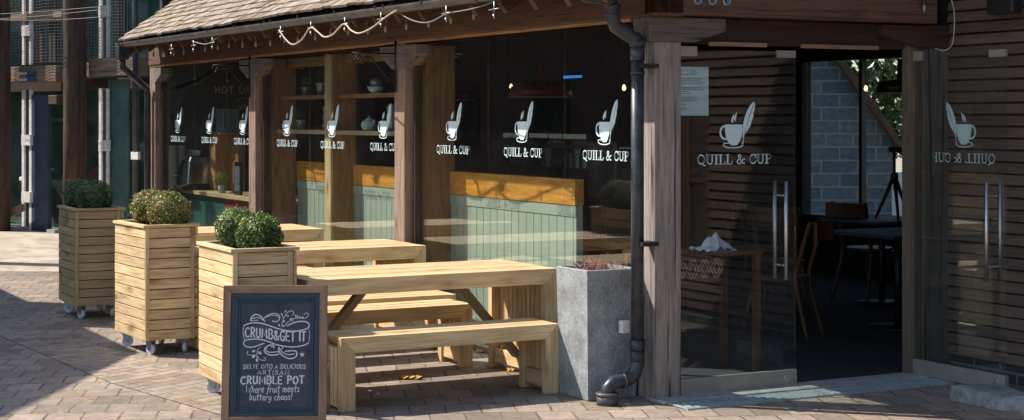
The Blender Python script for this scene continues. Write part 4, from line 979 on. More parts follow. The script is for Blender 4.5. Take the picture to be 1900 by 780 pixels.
TW, TL, TH_ = .78, 1.66, .705; BW, BL, BH = .345, 1.40, .415
TG, BG = 'pine slatted tables outside the cafe', 'pine slatted benches outside the cafe'
tb = slat_furniture('slatted_table', 'nearest pine table, with its end against the grey stone planter', 'table', TG, TL, TW, TH_, .095, 13, True); tb.location = (-1.29, -.13 - TL / 2, 0)
bn = slat_furniture('slatted_bench', 'nearest pine bench, standing alone in front of the nearest table', 'bench', BG, BL, BW, BH, .088, 6, False); bn.location = (-.68, -.35 - BL / 2, 0)
dup(bn, (-1.86, -.33 - BL / 2, 0), R(1), 'pine bench seen under the nearest table, between it and the second table')
dup(tb, (-3.36, -.07 - TL / 2, 0), 0, 'second pine table, in the middle of the row')
dup(bn, (-2.46, -.16 - BL / 2, 0), R(-.5), 'pine bench on the near side of the second table, mostly hidden by another bench')
dup(bn, (-4.15, -.3 - BL / 2, 0), 0, 'pine bench behind the second table')
dup(tb, (-5.42, -.06 - TL / 2, 0), 0, 'farthest pine table, behind the bushes of the nearest planter')
dup(bn, (-4.72, -.3 - BL / 2, 0), 0, 'pine bench on the near side of the farthest table')

# ------------------------------------------------------------------ wooden planters on castors
def planter(i, loc, rz, label, m_, lean=0):
    W, D, zb, zt = (.62, .66, .66)[i - 1], (.40, .385, .385)[i - 1], .105, .905   # W along local x (away from the viewer), D along local y
    t_ = thing('wooden_planter', label, 'planter', loc, rz, 'slatted planters on castors'); nb = 11; bh = (zt - .022 - zb) / nb
    # near corner at local (0,0); box spans x -W..0, y 0..D
    for side in range(4):
        mb = MB()
        for k in range(nb):
            z0 = zb + k * bh + .003; z1 = zb + (k + 1) * bh - .003; e = random.uniform(-.0015, .0015)
            if side == 0: mb.box(-W, 0, 0 + e, .02, z0, z1, 'x')
            if side == 1: mb.box(-W, 0, D - .02, D + e, z0, z1, 'x')
            if side == 2: mb.box(-.02, 0 + e, .0225, D - .0225, z0, z1, 'y')
            if side == 3: mb.box(-W, -W + .02, .0225, D - .0225, z0, z1, 'y')
        mb.build('side_panel', m_, t_, .002)
    mb = MB(); mb.box(-W + .022, -.022, .022, .03, zb + .01, zt - .03); mb.box(-W + .022, -.022, D - .03, D - .022, zb + .01, zt - .03)
    mb.box(-.030, -.0222, .031, D - .031, zb + .01, zt - .03); mb.box(-W + .0222, -W + .030, .031, D - .031, zb + .01, zt - .03); mb.box(-W + .03, -.03, .03, D - .03, zb, zb + .015); mb.build('liner', M['darkbeam'], t_)
    for y in (.0215, D - .0355): mb = MB(); mb.box(-.0, .012, y - .02, y + .014 - .006, zb + .002, zt - .023, 'z'); mb.build('corner_strip', m_, t_, .002)
    mb = MB(); o = .012; w_ = .045
    mb.prism([(-W - o, -o, zt - .02), (o + .005, -o, zt - .02), (o + .005 - w_, -o + w_, zt - .02), (-W - o + w_, -o + w_, zt - .02)], (0, 0, .02), g=(VX, VY))
    mb.prism([(-W - o, D + o, zt - .02), (o + .005, D + o, zt - .02), (o + .005 - w_, D + o - w_, zt - .02), (-W - o + w_, D + o - w_, zt - .02)], (0, 0, .02), g=(VX, VY))
    mb.prism([(o + .005, -o, zt - .02), (o + .005, D + o, zt - .02), (o + .005 - w_, D + o - w_, zt - .02), (o + .005 - w_, -o + w_, zt - .02)], (0, 0, .02), g=(VY, VX))
    mb.prism([(-W - o, -o, zt - .02), (-W - o, D + o, zt - .02), (-W - o + w_, D + o - w_, zt - .02), (-W - o + w_, -o + w_, zt - .02)], (0, 0, .02), g=(VY, VX))
    mb.build('rim', m_, t_, .002)
    mb = MB(); mb.box(-W + .03, -.03, .03, D - .03, zt - .12, zt - .045); mb.build('soil', M['soil'], t_)
    for cx, cy, a in ((-.07, .07, 20), (-.07, D - .07, -25), (-W + .08, .07, 60), (-W + .08, D - .07, 10)):
        mb = MB(); c = Vector((cx, cy, 0)); d = Vector((math.cos(R(a)), math.sin(R(a)), 0)); n_ = VZ.cross(d)
        mb.tube([c - n_ * .014 + VZ * .038, c + n_ * .014 + VZ * .038], .038, 20); cw = mb.build('castor', M['castor'], t_)
        mb = MB(); mb.obox(c + VZ * .098 - d * .01, d, n_, VZ, .035, .03, .004)
        for s in (-1, 1): mb.prism([c + n_ * s * .019 + d * .012 + VZ * .03, c + n_ * s * .019 - d * .012 + VZ * .03, c + n_ * s * .019 - d * .04 + VZ * .095, c + n_ * s * .019 + d * .022 + VZ * .095], n_ * .003)
        mb.tube([c - n_ * .024 + VZ * .038, c + n_ * .024 + VZ * .038], .008, 8); mb.build('fork', M['zinc'], cw)
    return t_
planter(1, (-5.49, -2.05, 0), R(-1), 'farthest wooden planter, duller and darker than the other two', M['pine_dull'])
planter(2, (-3.17, -2.12, 0), R(3), 'middle wooden planter with dry yellowing box balls', M['pine_deck'])
planter(3, (-.905, -2.25, 0), R(-1), 'nearest wooden planter, standing behind the chalkboard', M['pine_deck'])
def ball(loc, r, m_, label, n=4600, sz=.0165, rz=0):
    t_ = thing('box_ball', label, 'shrub', loc, rz, 'clipped box balls in the planters')
    mb = MB(); leaves(mb, (0, 0, 0), (r, r, r * .93), n, sz, .78, .6, lump=.07); mb.build('foliage', m_, t_)
    mb = MB(); ph = [(random.uniform(0, 6), random.uniform(0, 6)) for _ in range(3)]
    for k in range(60):
        u = random.uniform(-.4, 1); a = random.uniform(0, 6.28); s = math.sqrt(max(0, 1 - u * u)); q = Vector((s * math.cos(a), s * math.sin(a), u)) * r * .88
        mb.tube([(0, 0, -r), q * .4, q], .002, 4, rs=[.004, .0025, .001])
    mb.build('stem', M['stem'], t_)
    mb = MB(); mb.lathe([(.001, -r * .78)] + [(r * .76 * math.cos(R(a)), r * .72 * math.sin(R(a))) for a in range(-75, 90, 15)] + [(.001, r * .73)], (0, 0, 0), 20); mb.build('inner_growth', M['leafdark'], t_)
ball((-1.43, -2.04, .985), .135, M['leaf'], 'rear box ball in the nearest planter')
ball((-1.10, -2.02, .965), .135, M['leaf'], 'front box ball in the nearest planter, above the chalkboard')
ball((-3.68, -1.93, .99), .150, M['leafdry'], 'greener rear box ball of the middle planter', 5600)
ball((-3.37, -1.89, .985), .155, M['leafdry'], 'yellow and brown front box ball of the middle planter', 5600)
ball((-6.0, -1.88, .99), .145, M['leafdark'], 'rear box ball of the farthest planter', 4200)
ball((-5.72, -1.83, .985), .155, M['leafdark'], 'front dark green box ball of the farthest planter', 4600)

# ------------------------------------------------------------------ grey stone planter with dry twigs
t_ = thing('stone_planter', 'tall tapering grey stone planter with dead red twigs', 'planter', (-.16, -.362, 0))
def quadring(z, w, inset):
    c = Vector((-.18, .18)); h = w / 2 - inset
    return [(c.x - h, c.y - h, z), (c.x + h, c.y - h, z), (c.x + h, c.y + h, z), (c.x - h, c.y + h, z)]
mb = MB(); rings = [quadring(0, .325, .004), quadring(.006, .33, 0), quadring(.757, .36, 0), quadring(.76, .36, .003), quadring(.76, .36, .022), quadring(.70, .36, .024)]
vs = [p for q in rings for p in q]; fs = [(3, 2, 1, 0)]
for i in range(len(rings) - 1):
    for k in range(4): j = (k + 1) % 4; fs.append((i * 4 + k, i * 4 + j, (i + 1) * 4 + j, (i + 1) * 4 + k))
mb.add(vs, fs); mb.build('body', M['stonepot'], t_)
mb = MB(); mb.box(-.34, -.02, .02, .34, .60, .70); mb.build('soil', M['soil'], t_)
mb = MB(); rr = random.Random(11)
for k in range(110):
    x, y = -.18 + rr.gauss(0, .07), .18 + rr.gauss(0, .06); hx, hy, hh = rr.gauss(0, .035), rr.gauss(0, .035), rr.uniform(.06, .12)
    mb.tube([(x, y, .69), (x + hx * .4, y + hy * .4, .69 + hh * .7), (x + hx, y + hy, .69 + hh)], .0022, 4)
mb.tube(cat([(-.1, .15, .69), (-.06, .15, .76), (-.03, .16, .86)], 4), .002, 4)
mb.build('dry_twigs', M['twig'], t_)
t_ = thing('socket_box', 'small white weatherproof box beside the drainpipe', 'box', (-.115, -.13, .39))
mb = MB(); mb.box(-.03, .012, -.03, .03, 0, .075, new=False); mb.build('housing', M['galv'], t_, .008)

# ------------------------------------------------------------------ chalkboard A-board
BZ = .78
bc = place(507, 218, 8.86); bx, by = bc.x, bc.y
t_ = thing('chalkboard_sign', 'A-frame chalkboard sign advertising a crumble pot, in a brown wooden frame', 'sign', (bx, by, 0), VIEW_ROT + R(2.0))
TLT = R(9)
def tiltp(mb):   # lean the front panel back about its foot
    for i, (x, y, z) in enumerate(mb.v): mb.v[i] = (x, y * math.cos(TLT) + z * math.sin(TLT), z * math.cos(TLT) - y * math.sin(TLT))
    return mb
W2 = .281
fo = MB(); fw = .042; H0 = .748
fo.prism([(-W2, 0, H0), (W2, 0, H0), (W2 - fw, 0, H0 - fw), (-W2 + fw, 0, H0 - fw)], (0, .028, 0), g=(VX, VZ))
fo.prism([(-W2, 0, .0), (-W2, 0, H0), (-W2 + fw, 0, H0 - fw), (-W2 + fw, 0, .0)], (0, .028, 0), g=(VZ, VX))
fo.prism([(W2, 0, .0), (W2, 0, H0), (W2 - fw, 0, H0 - fw), (W2 - fw, 0, .0)], (0, .028, 0), g=(VZ, VX))
fo.prism([(-W2 + fw, 0.002, .004), (W2 - fw, 0.002, .004), (W2 - fw, 0.002, .044), (-W2 + fw, 0.002, .044)], (0, .024, 0), g=(VX, VZ))
tiltp(fo).build('frame', M['frame'], t_, .002)
zlo, zhi, xin = .045, H0 - fw - .001, W2 - fw - .001
nv = MB()
for ins, wd, yf in ((0, .028, .010), (.028, .010, .0035), (.038, .012, .012)):
    a, b2, c_, d_ = -xin + ins, xin - ins, zlo + ins, zhi - ins
    for P in ([(a, yf, d_), (b2, yf, d_), (b2 - wd, yf, d_ - wd), (a + wd, yf, d_ - wd)], [(a, yf, c_), (b2, yf, c_), (b2 - wd, yf, c_ + wd), (a + wd, yf, c_ + wd)],
              [(a, yf, c_), (a, yf, d_), (a + wd, yf, d_ - wd), (a + wd, yf, c_ + wd)], [(b2, yf, c_), (b2, yf, d_), (b2 - wd, yf, d_ - wd), (b2 - wd, yf, c_ + wd)]):
        nv.prism(P, (0, .020 - yf + .002, 0))
tiltp(nv).build('moulding', M['navy'], t_, .0015)
bd = MB(); bd.box(-xin + .048, xin - .048, .018, .024, zlo + .048, zhi - .048); tiltp(bd).build('blackboard', M['board'], t_)
# chalk writing, placed from the photograph's zoomed crop (scale 1040/160 px)
ck = MB(); s = .01875 / 6.5 / 6.5 * 1.0
q = 8.9 / 3070 / 6.5          # metres per crop pixel
TOPZ = H0 - (560 - 531) * 8.9 / 3070
def c1(x, y): return ((x - 500) * q, TOPZ - y * q * 1.01)
K = dict(org=Vector((0, .018, 0)), out=-VY)
def stroke(pts, w=.0048, n=5): ribbon(ck, cat([c1(*p) for p in pts], n), w, .0002, .0006, **K)
def blob(pts): poly(ck, [c1(*p) for p in pts], .0002, .0006, **K)
stroke([(120, 290), (200, 265), (300, 262), (400, 285), (500, 320), (600, 348), (720, 362), (830, 350), (900, 320), (905, 275), (860, 248), (780, 248), (700, 270), (640, 298)], .006)
stroke([(130, 470), (220, 455), (320, 458), (420, 485), (520, 522), (640, 545), (760, 548), (850, 530), (905, 505)], .0055)
stroke([(122, 300), (112, 360), (125, 430), (138, 465)], .003); stroke([(905, 335), (918, 400), (912, 470), (905, 505)], .003)
stroke([(135, 475), (122, 510), (160, 545), (240, 548), (310, 525), (368, 505)], .0055)
stroke([(205, 235), (210, 195), (250, 163), (300, 168), (345, 205), (375, 245)], .006); stroke([(205, 238), (250, 232), (290, 228)], .004); stroke([(225, 210), (280, 195), (330, 215), (370, 240)], .004)
stroke([(365, 200), (430, 160), (500, 150), (548, 180), (540, 230), (500, 248), (465, 238)], .005); stroke([(385, 195), (450, 172), (505, 172), (525, 195)], .0035)
stroke([(580, 305), (590, 240), (610, 190), (650, 135), (700, 120), (722, 145), (705, 170)], .0032); stroke([(610, 300), (650, 255), (700, 225), (760, 205), (840, 210), (890, 190), (895, 155), (865, 145), (850, 165)], .003); stroke([(600, 230), (590, 190), (580, 155)], .003); stroke([(680, 225), (720, 245)], .003)
for cx, cy, a in ((620, 125, 60), (648, 180, -20), (605, 245, 40), (548, 290, 120), (600, 300, 20), (745, 180, 70), (770, 188, 80), (800, 198, 70), (830, 200, 60), (575, 160, 110), (690, 215, 15)):
    ca, sa = math.cos(R(a)), math.sin(R(a)); blob([(cx + 17 * ca * u - 9 * sa * v, cy - 17 * sa * u - 9 * ca * v) for u, v in ((-1, 0), (-.3, .9), (.5, .8), (1, 0), (.5, -.8), (-.3, -.9))])
stroke([(490, 560), (480, 530), (430, 528), (385, 560), (375, 600), (420, 638), (490, 645), (550, 635)], .006); stroke([(400, 555), (395, 590), (440, 612), (540, 605)], .0045); stroke([(455, 545), (490, 555)], .004)
stroke([(548, 550), (550, 600), (600, 655), (680, 688), (750, 670), (765, 620), (735, 595), (640, 600), (625, 605)], .006); stroke([(552, 555), (590, 610), (660, 640), (735, 632)], .0045); stroke([(600, 550), (585, 575)], .004)
stroke([(325, 545), (290, 590), (285, 650), (285, 700)], .003); stroke([(232, 640), (190, 645), (165, 620), (175, 600)], .003); stroke([(290, 660), (330, 700), (380, 705), (390, 680), (365, 675)], .003)
for cx, cy, a, g_ in ((245, 598, 10, 1.3), (245, 660, 50, 1.7), (318, 620, -35, 1.6), (286, 705, 90, 1.5), (320, 610, -10, 1.1)):
    ca, sa = math.cos(R(a)), math.sin(R(a)); blob([(cx + 17 * g_ * ca * u - 10 * g_ * sa * v, cy - 17 * g_ * sa * u - 10 * g_ * ca * v) for u, v in ((-1, 0), (-.3, .9), (.5, .8), (1, 0), (.5, -.8), (-.3, -.9))])
sp = []
for k in range(10): r2 = 36 if k % 2 == 0 else 14; sp.append((830 + r2 * math.sin(R(36 * k)), 640 - r2 * math.cos(R(36 * k))))
for k in range(5): a0, a1 = sp[(2 * k - 1) % 10], sp[(2 * k + 1) % 10]; blob([sp[2 * k], a1, (830, 640), a0])
def crv(x):   # the banner's wave
    u = x / q + 500; return -q * (60 / (1 + math.exp(-(u - 440) / 95)) - 30)
chalk_line(ck, 'CRUMB&GET IT', c1(512, 0)[0], c1(0, 452)[1], 112 * q, .0072, 745 * q, K, crv, 0, .03, y=.0002, gap=.16)
def c2(y): return TOPZ - (y + 650) * q * 1.01
chalk_line(ck, 'DELVE INTO A DELICIOUS', c1(505, 0)[0], c2(156), 50 * q, .0032, 755 * q, K, None, .06, .06, y=.0002, gap=.2)
chalk_line(ck, 'ARTISAN', c1(492, 0)[0], c2(226), 52 * q, .0030, 400 * q, K, None, .06, .04, y=.0002, gap=.2)
chalk_line(ck, 'CRUMBLE POT', c1(485, 0)[0], c2(335), 88 * q, .0078, 775 * q, K, None, .02, .03, y=.0002, gap=.2)
chalk_line(ck, 'Where fruit meets', c1(482, 0)[0], c2(435), 80 * q, .0036, 650 * q, K, None, .12, .05, y=.0002, gap=.08)
chalk_line(ck, 'buttery chaos!', c1(462, 0)[0], c2(525), 76 * q, .0036, 520 * q, K, None, .12, .05, y=.0002, gap=.08)
tiltp(ck).build('chalk_writing', M['chalk'], t_)
rl = MB()
for s in (-1, 1): rl.bar((s * (W2 - .02), .125, .715), (s * (W2 - .02), .38, .0), .03, .03, (1, 0, 0))
rl.bar((-W2 + .03, .345, .10), (W2 - .03, .345, .10), .02, .04); rl.build('rear_frame', M['frame'], t_, .002)
h_ = MB(); h_.bar((W2 + .004, .07, .30), (W2 + .004, .30, .30), .003, .012); h_.build('stay', M['zinc'], t_)

# ------------------------------------------------------------------ lights and fittings under the eaves
t_ = thing('festoon_cable', 'pale coiled cable looping under the gutter', 'cable', (-5.5, -.42, 2.4))
def ony(px, py, Y):
    v = AX + RX * ((px - 950) / 3070) - VZ * ((py - 218) / 3070); k = (Y - CAM.y) / v.y; return CAM + v * k
org = Vector((-5.5, -.42, 2.4))
mb = MB(); P = [ony(px, py, -.53) - org for px, py in ((518, 56), (529, 72), (543, 83), (560, 74), (576, 52), (590, 60), (602, 69), (618, 64), (638, 45), (652, 57), (667, 62), (690, 52), (716, 32), (738, 18))]
mb.tube(cat(P, 5), .0065, 8); mb.build('pale_length', M['cable'], t_)
mb = MB(); P = [ony(px, py, -.50) - org for px, py in ((740, 24), (765, 38), (795, 42), (830, 26), (870, 18), (905, 8), (925, -4))]; mb.tube(cat(P, 5), .0045, 8)
P = [ony(px, py, -.50) - org for px, py in ((360, 78), (385, 82), (410, 66), (440, 58), (480, 57), (515, 50))]; mb.tube(cat(P, 5), .005, 8); mb.build('grey_length', M['wire'], t_)
t_ = thing('string_lights', 'string of small clear bulbs hanging along the eaves', 'string lights', (-5.5, -.2, 2.4)); org = Vector((-5.5, -.2, 2.4))
mb = MB(); pts = []; x = -9.7
pos_b = []
while x < -1.6: pos_b.append(x); x += .37
mb.tube([(x + 5.5, 0, .02 + .01 * (i % 2)) for i, x in enumerate(pos_b)], .003, 5)
mb.build('wire', M['black'], t_)
for i, x in enumerate(pos_b):
    mb = MB(); dz = random.uniform(-.015, .015); mb.lathe([(.006, .02), (.011, .0), (.012, -.022), (.006, -.04), (0, -.042)], (x + 5.5, random.uniform(-.01, .01), -.06 + dz), 10); mb.tube([(x + 5.5, 0, .02), (x + 5.5, 0, -.04)], .003, 5)
    mb.build('bulb', M['bulbglass'], t_)
t_ = thing('gutter_hooks', 'row of small metal cross hooks hanging from the gutter', 'hooks', (-5.5, -.46, 2.40))
for px, py in ((318, 92), (359, 85), (394, 80), (521, 60), (577, 52), (640, 45), (707, 36), (828, 25), (917, 18)):
    P = ony(px, py, -.53) - Vector((-5.5, -.46, 2.40)); mb = MB()
    mb.tube([P + Vector((-.07, 0, 0)), P + Vector((.07, 0, .004))], .004, 6); mb.tube([P + Vector((0, 0, .05)), P + Vector((0, 0, -.05))], .004, 6); mb.tube([P + Vector((-.005, 0, -.03)), P + Vector((.0, 0, -.055))], .008, 6)
    mb.build('hook', M['zinc'], t_)
def scroll(loc, label):
    t_ = thing('sign_bracket', label, 'bracket', loc, 0, 'wrought iron scroll brackets on the posts')
    # arm reaches out from the post towards the forecourt
    mb = MB(); mb.tube([(0, 0, .0), (0, -.36, 0.0)], .006, 8); mb.tube([(0, -.0, .12), (0, -.0, -.30)], .008, 8)
    mb.tube(cat([(0, 0, -.22), (0, -.09, -.16), (0, -.19, -.05), (0, -.25, -.02)], 6), .006, 8); mb.build('arm', M['iron'], t_)
    mb = MB()
    def spiral(cy, cz, r, turns, s=1): return [(0, cy + r * (1 - k / 26) * math.cos(s * k * turns / 26 * 6.28), cz + r * (1 - k / 26) * math.sin(s * k * turns / 26 * 6.28)) for k in range(22)]
    mb.tube(spiral(-.05, -.19, .038, 1.6), .006, 6); mb.tube(spiral(-.25, -.045, .030, 1.6, -1), .0055, 6); mb.tube(spiral(-.31, -.045, .028, 1.4), .0055, 6)
    mb.tube(cat([(0, -.355, 0), (0, -.365, -.04), (0, -.345, -.07), (0, -.33, -.05)], 5), .005, 6); mb.tube([(0, -.25, .04), (0, -.275, 0), (0, -.30, .04)], .005, 6)
    mb.build('scroll', M['iron'], t_); return t_
sb = scroll((-3.56, -.055, 2.14), 'black wrought iron scroll bracket on the post between middle and right windows')
dup(sb, (-6.95, -.055, 2.14), 0, 'black wrought iron scroll bracket on the post left of the middle window')

# ------------------------------------------------------------------ dead leaves on the paving
for (px, py, lb) in ((762, 703, 'curled yellow leaf on the paving in the sun strip under the nearest bench'), (950, 690, 'small brown dead leaf beside the nearest table leg'), (893, 655, 'brown dead leaf near the window sill behind the benches')):
    v = AX + RX * ((px - 950) / 3070) - VZ * ((py - 218) / 3070); k = -1.65 / v.z; p = CAM + v * k
    t_ = thing('dead_leaf', lb, 'leaf', (p.x, p.y, .004), 0, 'dead leaves')
    mb = MB(); s = .055 if px == 762 else .03
    for j in range(3 if px == 762 else 2):
        a = VIEW_ROT + random.uniform(-.4, .4); o = Vector((math.cos(a), math.sin(a), 0)) * (j - 1) * s * .8
        pts = [o + Vector((s * math.cos(R(30 * i)) * (1 if i % 2 else .65), s * .5 * math.sin(R(30 * i)), .010 + .010 * math.sin(i * 1.7))) for i in range(12)]
        mb.add(pts + [o + Vector((0, 0, .014))], [(i, (i + 1) % 12, 12) for i in range(12)])
    mb.build('blade', M['leafdead'], t_)

# ------------------------------------------------------------------ old timber building at the left
D0 = 23.6
GPH = R(40); GL0 = (110 - 950) / 3070 * D0; GROT = VIEW_ROT - GPH
GX = RX * math.cos(GPH) - AX * math.sin(GPH); GY = AX * math.cos(GPH) + RX * math.sin(GPH); GP = CAM + AX * D0 + RX * GL0 - VZ * 1.65
tbl = thing('timber_gallery_building', 'old timber gallery building with netted balcony and steel channel posts', 'building', GP, GROT)
def U(px, y=0): k = (px - 950) / 3070; return (k * (D0 + y * math.cos(GPH)) - GL0 - y * math.sin(GPH)) / (math.cos(GPH) + k * math.sin(GPH))
def Z(py, px=110): return 1.65 - (py - 218) * (D0 - U(px) * math.sin(GPH)) / 3070
def ubox(mb, px0, px1, py0, py1, dy0, dy1, grain='x'):
    ym = (dy0 + dy1) / 2 if dy1 - dy0 < .5 else 0; mb.box(U(px0, ym), U(px1, ym), dy0, dy1, Z(py1), Z(py0), grain)
for a, b2, rr2 in ((-12, 17, .13), (119, 158, .16), (-190, -155, .14), (300, 335, .14)):
    mb = MB(); uc = U((a + b2) / 2, -.3); mb.tube([(uc, -.3, 0), (uc + .01, -.3, 1.5), (uc - .005, -.3, 3.5), (uc, -.3, 6.4)], rr2, 14); mb.build('pillar', M['oldpole'], tbl)
mb = MB(); ubox(mb, 17, 118, 122, 152, -.1, .15); ubox(mb, 160, 178, 118, 145, .1, .3); mb.build('balcony_beam', M['oldbeam'], tbl, .01)
mb = MB(); ubox(mb, 178, 262, 112, 144, -.15, .1); mb.build('balcony_beam', M['oldbeam'], tbl, .01)
mb = MB(); ubox(mb, -300, 16, 122, 152, -.1, .15); mb.build('balcony_beam', M['oldbeam'], tbl, .01)
mb = MB(); ubox(mb, -300, 400, 146, 168, .3, 2.4); mb.build('balcony_floor', M['darkbeam'], tbl)
mb = MB(); ubox(mb, 25, 120, 22, 33, -.05, .05); mb.build('handrail', M['oldbeam'], tbl, .005)
for a, b2, dark in ((42, 60, 1), (185, 203, 0)):
    for lo, hi in ((166, 431), (-220, 118)):
        mb = MB()
        ubox(mb, a, a + 4.5, lo, hi, .0, .03, 'z'); ubox(mb, b2 - 4.5, b2, lo, hi, .0, .03, 'z'); cp = mb.build('channel_post', M['galv'], tbl)
        mb = MB(); ubox(mb, a + 4.6, b2 - 4.6, lo, hi, .035, .07); mb.build('web', M['slate_post'], cp)
    mb = MB()
    for py in (251, 359, 44) if dark else (259, 17):
        ubox(mb, a - 1, b2 + (0 if dark else 1), py, py + 20, -.03, -.002)
        for bx_, bz_ in () if True else ((a + 1, py + 3), (b2 - 3, py + 3), (a + 1, py + 16), (b2 - 3, py + 16)): mb.lathe([(.0, .0), (.02, 0), (.02, -.02), (0, -.025)], (U(bx_, -.03), -.03, Z(bz_)), 8, 'y')
    mb.build('joint_plate', M['galv'], tbl)
mb = MB(); ubox(mb, 61, 93, 176, 432, .0, .06, 'z'); mb.build('door_panel', M['navypanel'], tbl)
mb = MB(); ubox(mb, 203.5, 207, 150, 431, .02, .08, 'z'); ubox(mb, 208, 240, 150, 431, .05, .08, 'z'); mb.build('green_shutter', M['teal'], tbl)
mb = MB()
for a, b2 in ((20, 41), (93, 118), (158, 184), (240, 400)): ubox(mb, a, b2, 160, 432, .45, .46)
for a, b2 in ((20, 41), (95, 120), (158, 184), (206, 400)): ubox(mb, a, b2, -220, 112, .45, .46)
mb.build('window_pane', M['farglass'], tbl)
mb = MB(); ubox(mb, -400, 400, -260, 432, 2.4, 2.5); ubox(mb, -400, 400, -262, -240, -.5, 2.4); ubox(mb, 396, 400, -240, 432, .3, 2.4); mb.build('back_wall', M['teal'], tbl)
mb = MB()
for a in (93, 76, 100, 222): ubox(mb, a, a + 4, -220, 112, .38, .42, 'z')
ubox(mb, 60, 76, -10, 112, .55, .6); mb.build('mullion', M['darkbeam'], tbl)
mb = MB(); mb.bar((U(96), .25, Z(380)), (U(196), .3, Z(285)), .06, .22); mb.build('stair_string', M['darkbeam'], tbl)
mb = MB(); mb.bar((U(95), .2, Z(366)), (U(122), .2, Z(344)), .04, .05); mb.bar((U(14), -.12, Z(413)), (U(55), -.12, Z(388)), .07, .10); mb.build('brace', M['oldbeam'], tbl)
mb = MB(); ubox(mb, 28, 42, 425, 434, -.2, 0); ubox(mb, 92, 107, 426, 434, -.1, 0); mb.build('pad_stone', M['threshold'], tbl)
mb = MB(); mb.tube([(U(251.5, -.25), -.25, 0), (U(251.5, -.25), -.25, 5.5)], .043, 12); mb.build('downpipe', M['pipe'], tbl)
mb = MB(); mb.box(U(245, -.28), U(258, -.28), -.30, -.26, Z(291), Z(278)); mb.build('pipe_strap', M['galv'], tbl)
mb = MB(); ubox(mb, 103, 119, 177, 194, -.15, .1); mb.build('lamp', M['beam'], tbl, .01)
mb = MB(); ubox(mb, 48, 66, 132, 139, -.13, -.105); ubox(mb, 49, 65, 144, 151, -.13, -.105)
mb.build('name_plate', M['blue'], tbl)
mb = MB(); rr = random.Random(2)
for r0, r1, a, b2 in ((132, 139, 49, 65), (144, 151, 50, 64)):
    x = a
    while x < b2 - 1: mb.box(U(x), U(x + rr.uniform(1, 2.4)), -.134, -.131, Z(r1 - 1.5), Z(r0 + 1.5)); x += 3.1
mb.build('plate_marks', M['white'], tbl)
# netting on the balcony: fine mesh of wires
mb = MB(); wv = .004
y = -14
while y < 118:
    pts = []
    for k in range(14): px = 18 + k * 18.2; sag = 1.6 * math.sin((px - 18) / 100 * math.pi) ** 2; pts.append((U(px), -.22 + .02 * math.sin(k * 2.1), Z(y + sag)))
    for p, q2 in zip(pts[:-1], pts[1:]): mb.bar(p, q2, wv, wv)
    y += 5.6
for k in range(44):
    px = 20 + k * 5.6; mb.bar((U(px), -.22, Z(-20)), (U(px + .4), -.22, Z(118)), wv * .7, wv * .7, (0, 1, 0))
mb.build('netting', M['wire'], tbl)
# small things about it
t_ = thing('overhead_wires', 'thin wires strung across the timber gallery', 'wires', GP - GY * .7, GROT)
mb = MB()
for ya, yb, sag in ((24, 28, 3), (34, 33, 4), (18, 46, 10)):
    mb.tube([(U(-60 + 26 * k), 0, Z(ya + (yb - ya) * k / 13 + sag * math.sin(k / 13 * math.pi))) for k in range(14)], .004, 5)
mb.build('wires', M['wire'], t_)
t_ = thing('orange_crate', 'orange wooden crate against the left timber pillar', 'crate', GP + GY * .2 + GX * U(31), GROT)
mb = MB()
for k in range(4): mb.box(-.10 + k * .052, -.055 + k * .052, 0, .02, 0, .60, 'z')
mb.box(-.11, .11, -.02, .0, .0, .06, 'x'); mb.box(-.11, .11, -.02, .24, .60, .63, 'x'); mb.box(-.1, .1, .2, .22, 0, .6, 'z'); mb.build('crate_body', M['crate'], t_)
t_ = thing('blue_helmet', 'blue plastic helmet on top of the orange crate', 'helmet', GP + GY * .3 + GX * U(31) + VZ * .63, GROT)
mb = MB(); mb.lathe([(.16, 0), (.165, .06), (.14, .16), (.07, .24), (0, .26)], (0, 0, .0), 18); mb.build('shell', M['blue'], t_); mb = MB(); mb.box(-.14, .14, -.17, -.12, .08, .14); mb.build('stripe', M['white'], t_, .01)

# ------------------------------------------------------------------ view through the far window: stone gable, tree, low wall
sg = thing('stone_outbuilding', 'stone gable coloured with bluish shade, with sloping coping, seen through the cafe', 'building', CAM + AX * 25 - VZ * 1.65, VIEW_ROT)
def U2(px): return (px - 950) * 25 / 3070
def Z2(py): return 1.65 - (py - 218) * 25 / 3070
ol = [(U2(1380), 0), (U2(1655), 0), (U2(1655), Z2(262)), (U2(1560), Z2(125)), (U2(1440), Z2(-40)), (U2(1380), Z2(-40))]
mb = MB(); mb.prism([(x, 0, z) for x, z in ol], (0, 4, 0), new=False); mb.g = [(p[0], p[2], 0) for p in mb.v]; mb.build('wall', M['stone'], sg)
mb = MB(); mb.bar((U2(1668), -.05, Z2(272)), (U2(1440), -.05, Z2(-48)), .35, .09); mb.build('coping', M['oldpole'], sg)
def tree(name, loc, h, rad, n, sz, label, trunk=.16, group=None, crown_z=None):
    t_ = thing('tree', label, 'tree', loc, 0, group); mb = MB()
    mb.tube([(0, 0, 0), (.1, .05, h * .3), (0, .1, h * .75)], trunk, 10, rs=[trunk, trunk * .7, trunk * .3])
    for k in range(7):
        a = k * 2.4; mb.tube([(0.05, .05, h * (.3 + .05 * k)), (rad * .35 * math.cos(a), rad * .35 * math.sin(a), h * (.5 + .05 * k)), (rad * .7 * math.cos(a), rad * .7 * math.sin(a), h * (.6 + .05 * k))], .04, 6, rs=[trunk * .4, trunk * .25, .02])
    mb.build('trunk', M['stem'], t_)
    mb = MB(); k = 22
    for i in range(k):
        a = random.uniform(0, 6.28); rr = rad * random.random() ** .5 * .75; zz = random.uniform(-.8, .85)
        leaves(mb, (rr * math.cos(a), rr * math.sin(a), h * .62 + zz * rad * .8), (rad * .38, rad * .38, rad * .28), n // k, sz, .3, .6)
    mb.build('crown', M['tree'], t_)
p = CAM + AX * 30 + RX * (1640 - 950) * 30 / 3070
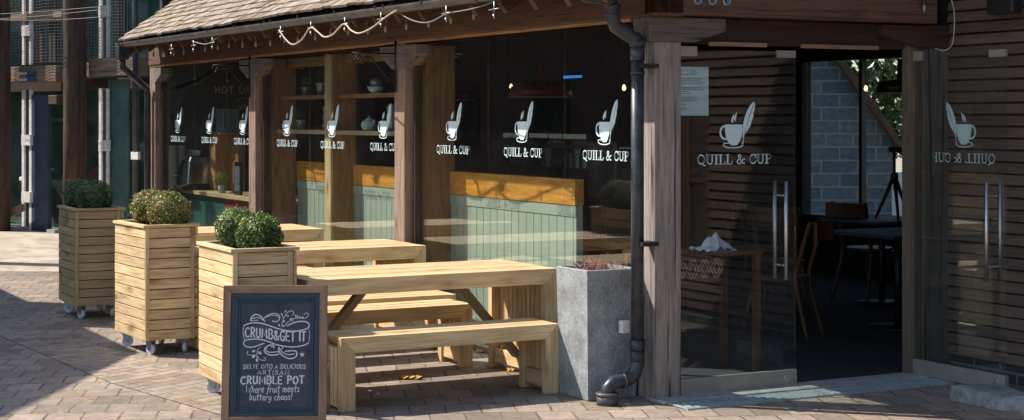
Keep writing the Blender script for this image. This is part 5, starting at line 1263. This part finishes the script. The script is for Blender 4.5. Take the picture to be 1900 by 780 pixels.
tree('t', (p.x, p.y, 0), 4.6, 2.2, 7000, .16, 'leafy green tree behind the stone gable, seen through the cafe')
t_ = thing('garden_wall', 'low pale wall beyond the cafe at the foot of the tree', 'wall', CAM + AX * 27 - VZ * 1.65 + RX * 6.3, VIEW_ROT)
mb = MB(); mb.box(-.65, 1.6, 0, .2, 0, .75); mb.build('wall_body', M['white'], t_)

# ------------------------------------------------------------------ opposite building (out of frame): casts the foreground shade, shows in the glass
ob = thing('opposite_barn', 'dark timber barn across the yard from the cafe', 'building', (-5.58, -4.31, 0))
EH = 3.2; OP = .89
mb = MB(); mb.box(-32, -.35, -6.6, -.35, 0, EH - .1, 'z'); mb.prism([(-.35, -.35, EH - .1), (-.35, -6.6, EH - .1), (-.35, -3.45, EH + 3.1 * OP - .15)], (-31.65, 0, 0)); mb.build('wall', M['clap'], ob)
mb = MB(); rp = [(0, 0, EH), (0, -3.45, EH + 3.45 * OP), (0, -6.9, EH), (0, -6.9, EH - .08), (0, -3.45, EH + 3.45 * OP - .08), (0, 0, EH - .08)]
mb.prism(rp, (-32.4, 0, 0)); rfo = mb.build('roof', M['tile'], ob)
mb = MB(); mb.box(-4.0, -2.85, -1.25, -.35, 3.2, 5.35); mb.build('planter_shade_block', M['clap'], ob)  # unseen block added on the roof to throw shade on the farthest planter
for k in range(4):
    mb = MB(); mb.box(-2.2 - k * 2.4, -1.2 - k * 2.4, -.348, -.30, .9, 2.1); f_ = mb.build('window', M['beam'], ob)
    mb = MB(); mb.box(-2.12 - k * 2.4, -1.28 - k * 2.4, -.299, -.29, .98, 2.02); mb.build('pane', M['black'], f_)
t_ = thing('telegraph_pole', 'brown timber pole standing at the left of the yard', 'pole', (-12.25, -2.75, 0)); mb = MB(); mb.tube([(0, 0, 0), (0, 0, 5.0)], .17, 14); mb.build('shaft', M['oldpole'], t_)
for i, (x, y, h, rd) in enumerate(((-22, -9, 8, 3.2), (-27, -3, 9, 3.6), (-18, -17, 8, 3.5), (14, -2, 7, 2.6), (18, 4, 8, 3), (22, -3, 8, 3))):
    tree('t', (x, y, 0), h, rd, 5000, .28, ['broad tree beyond the barn', 'tall tree closing the yard', 'round tree behind the barn', 'tree at the right of the yard', 'tall tree behind the clapboard wing', 'far tree at the right of the yard'][i], .2, 'trees around the yard')
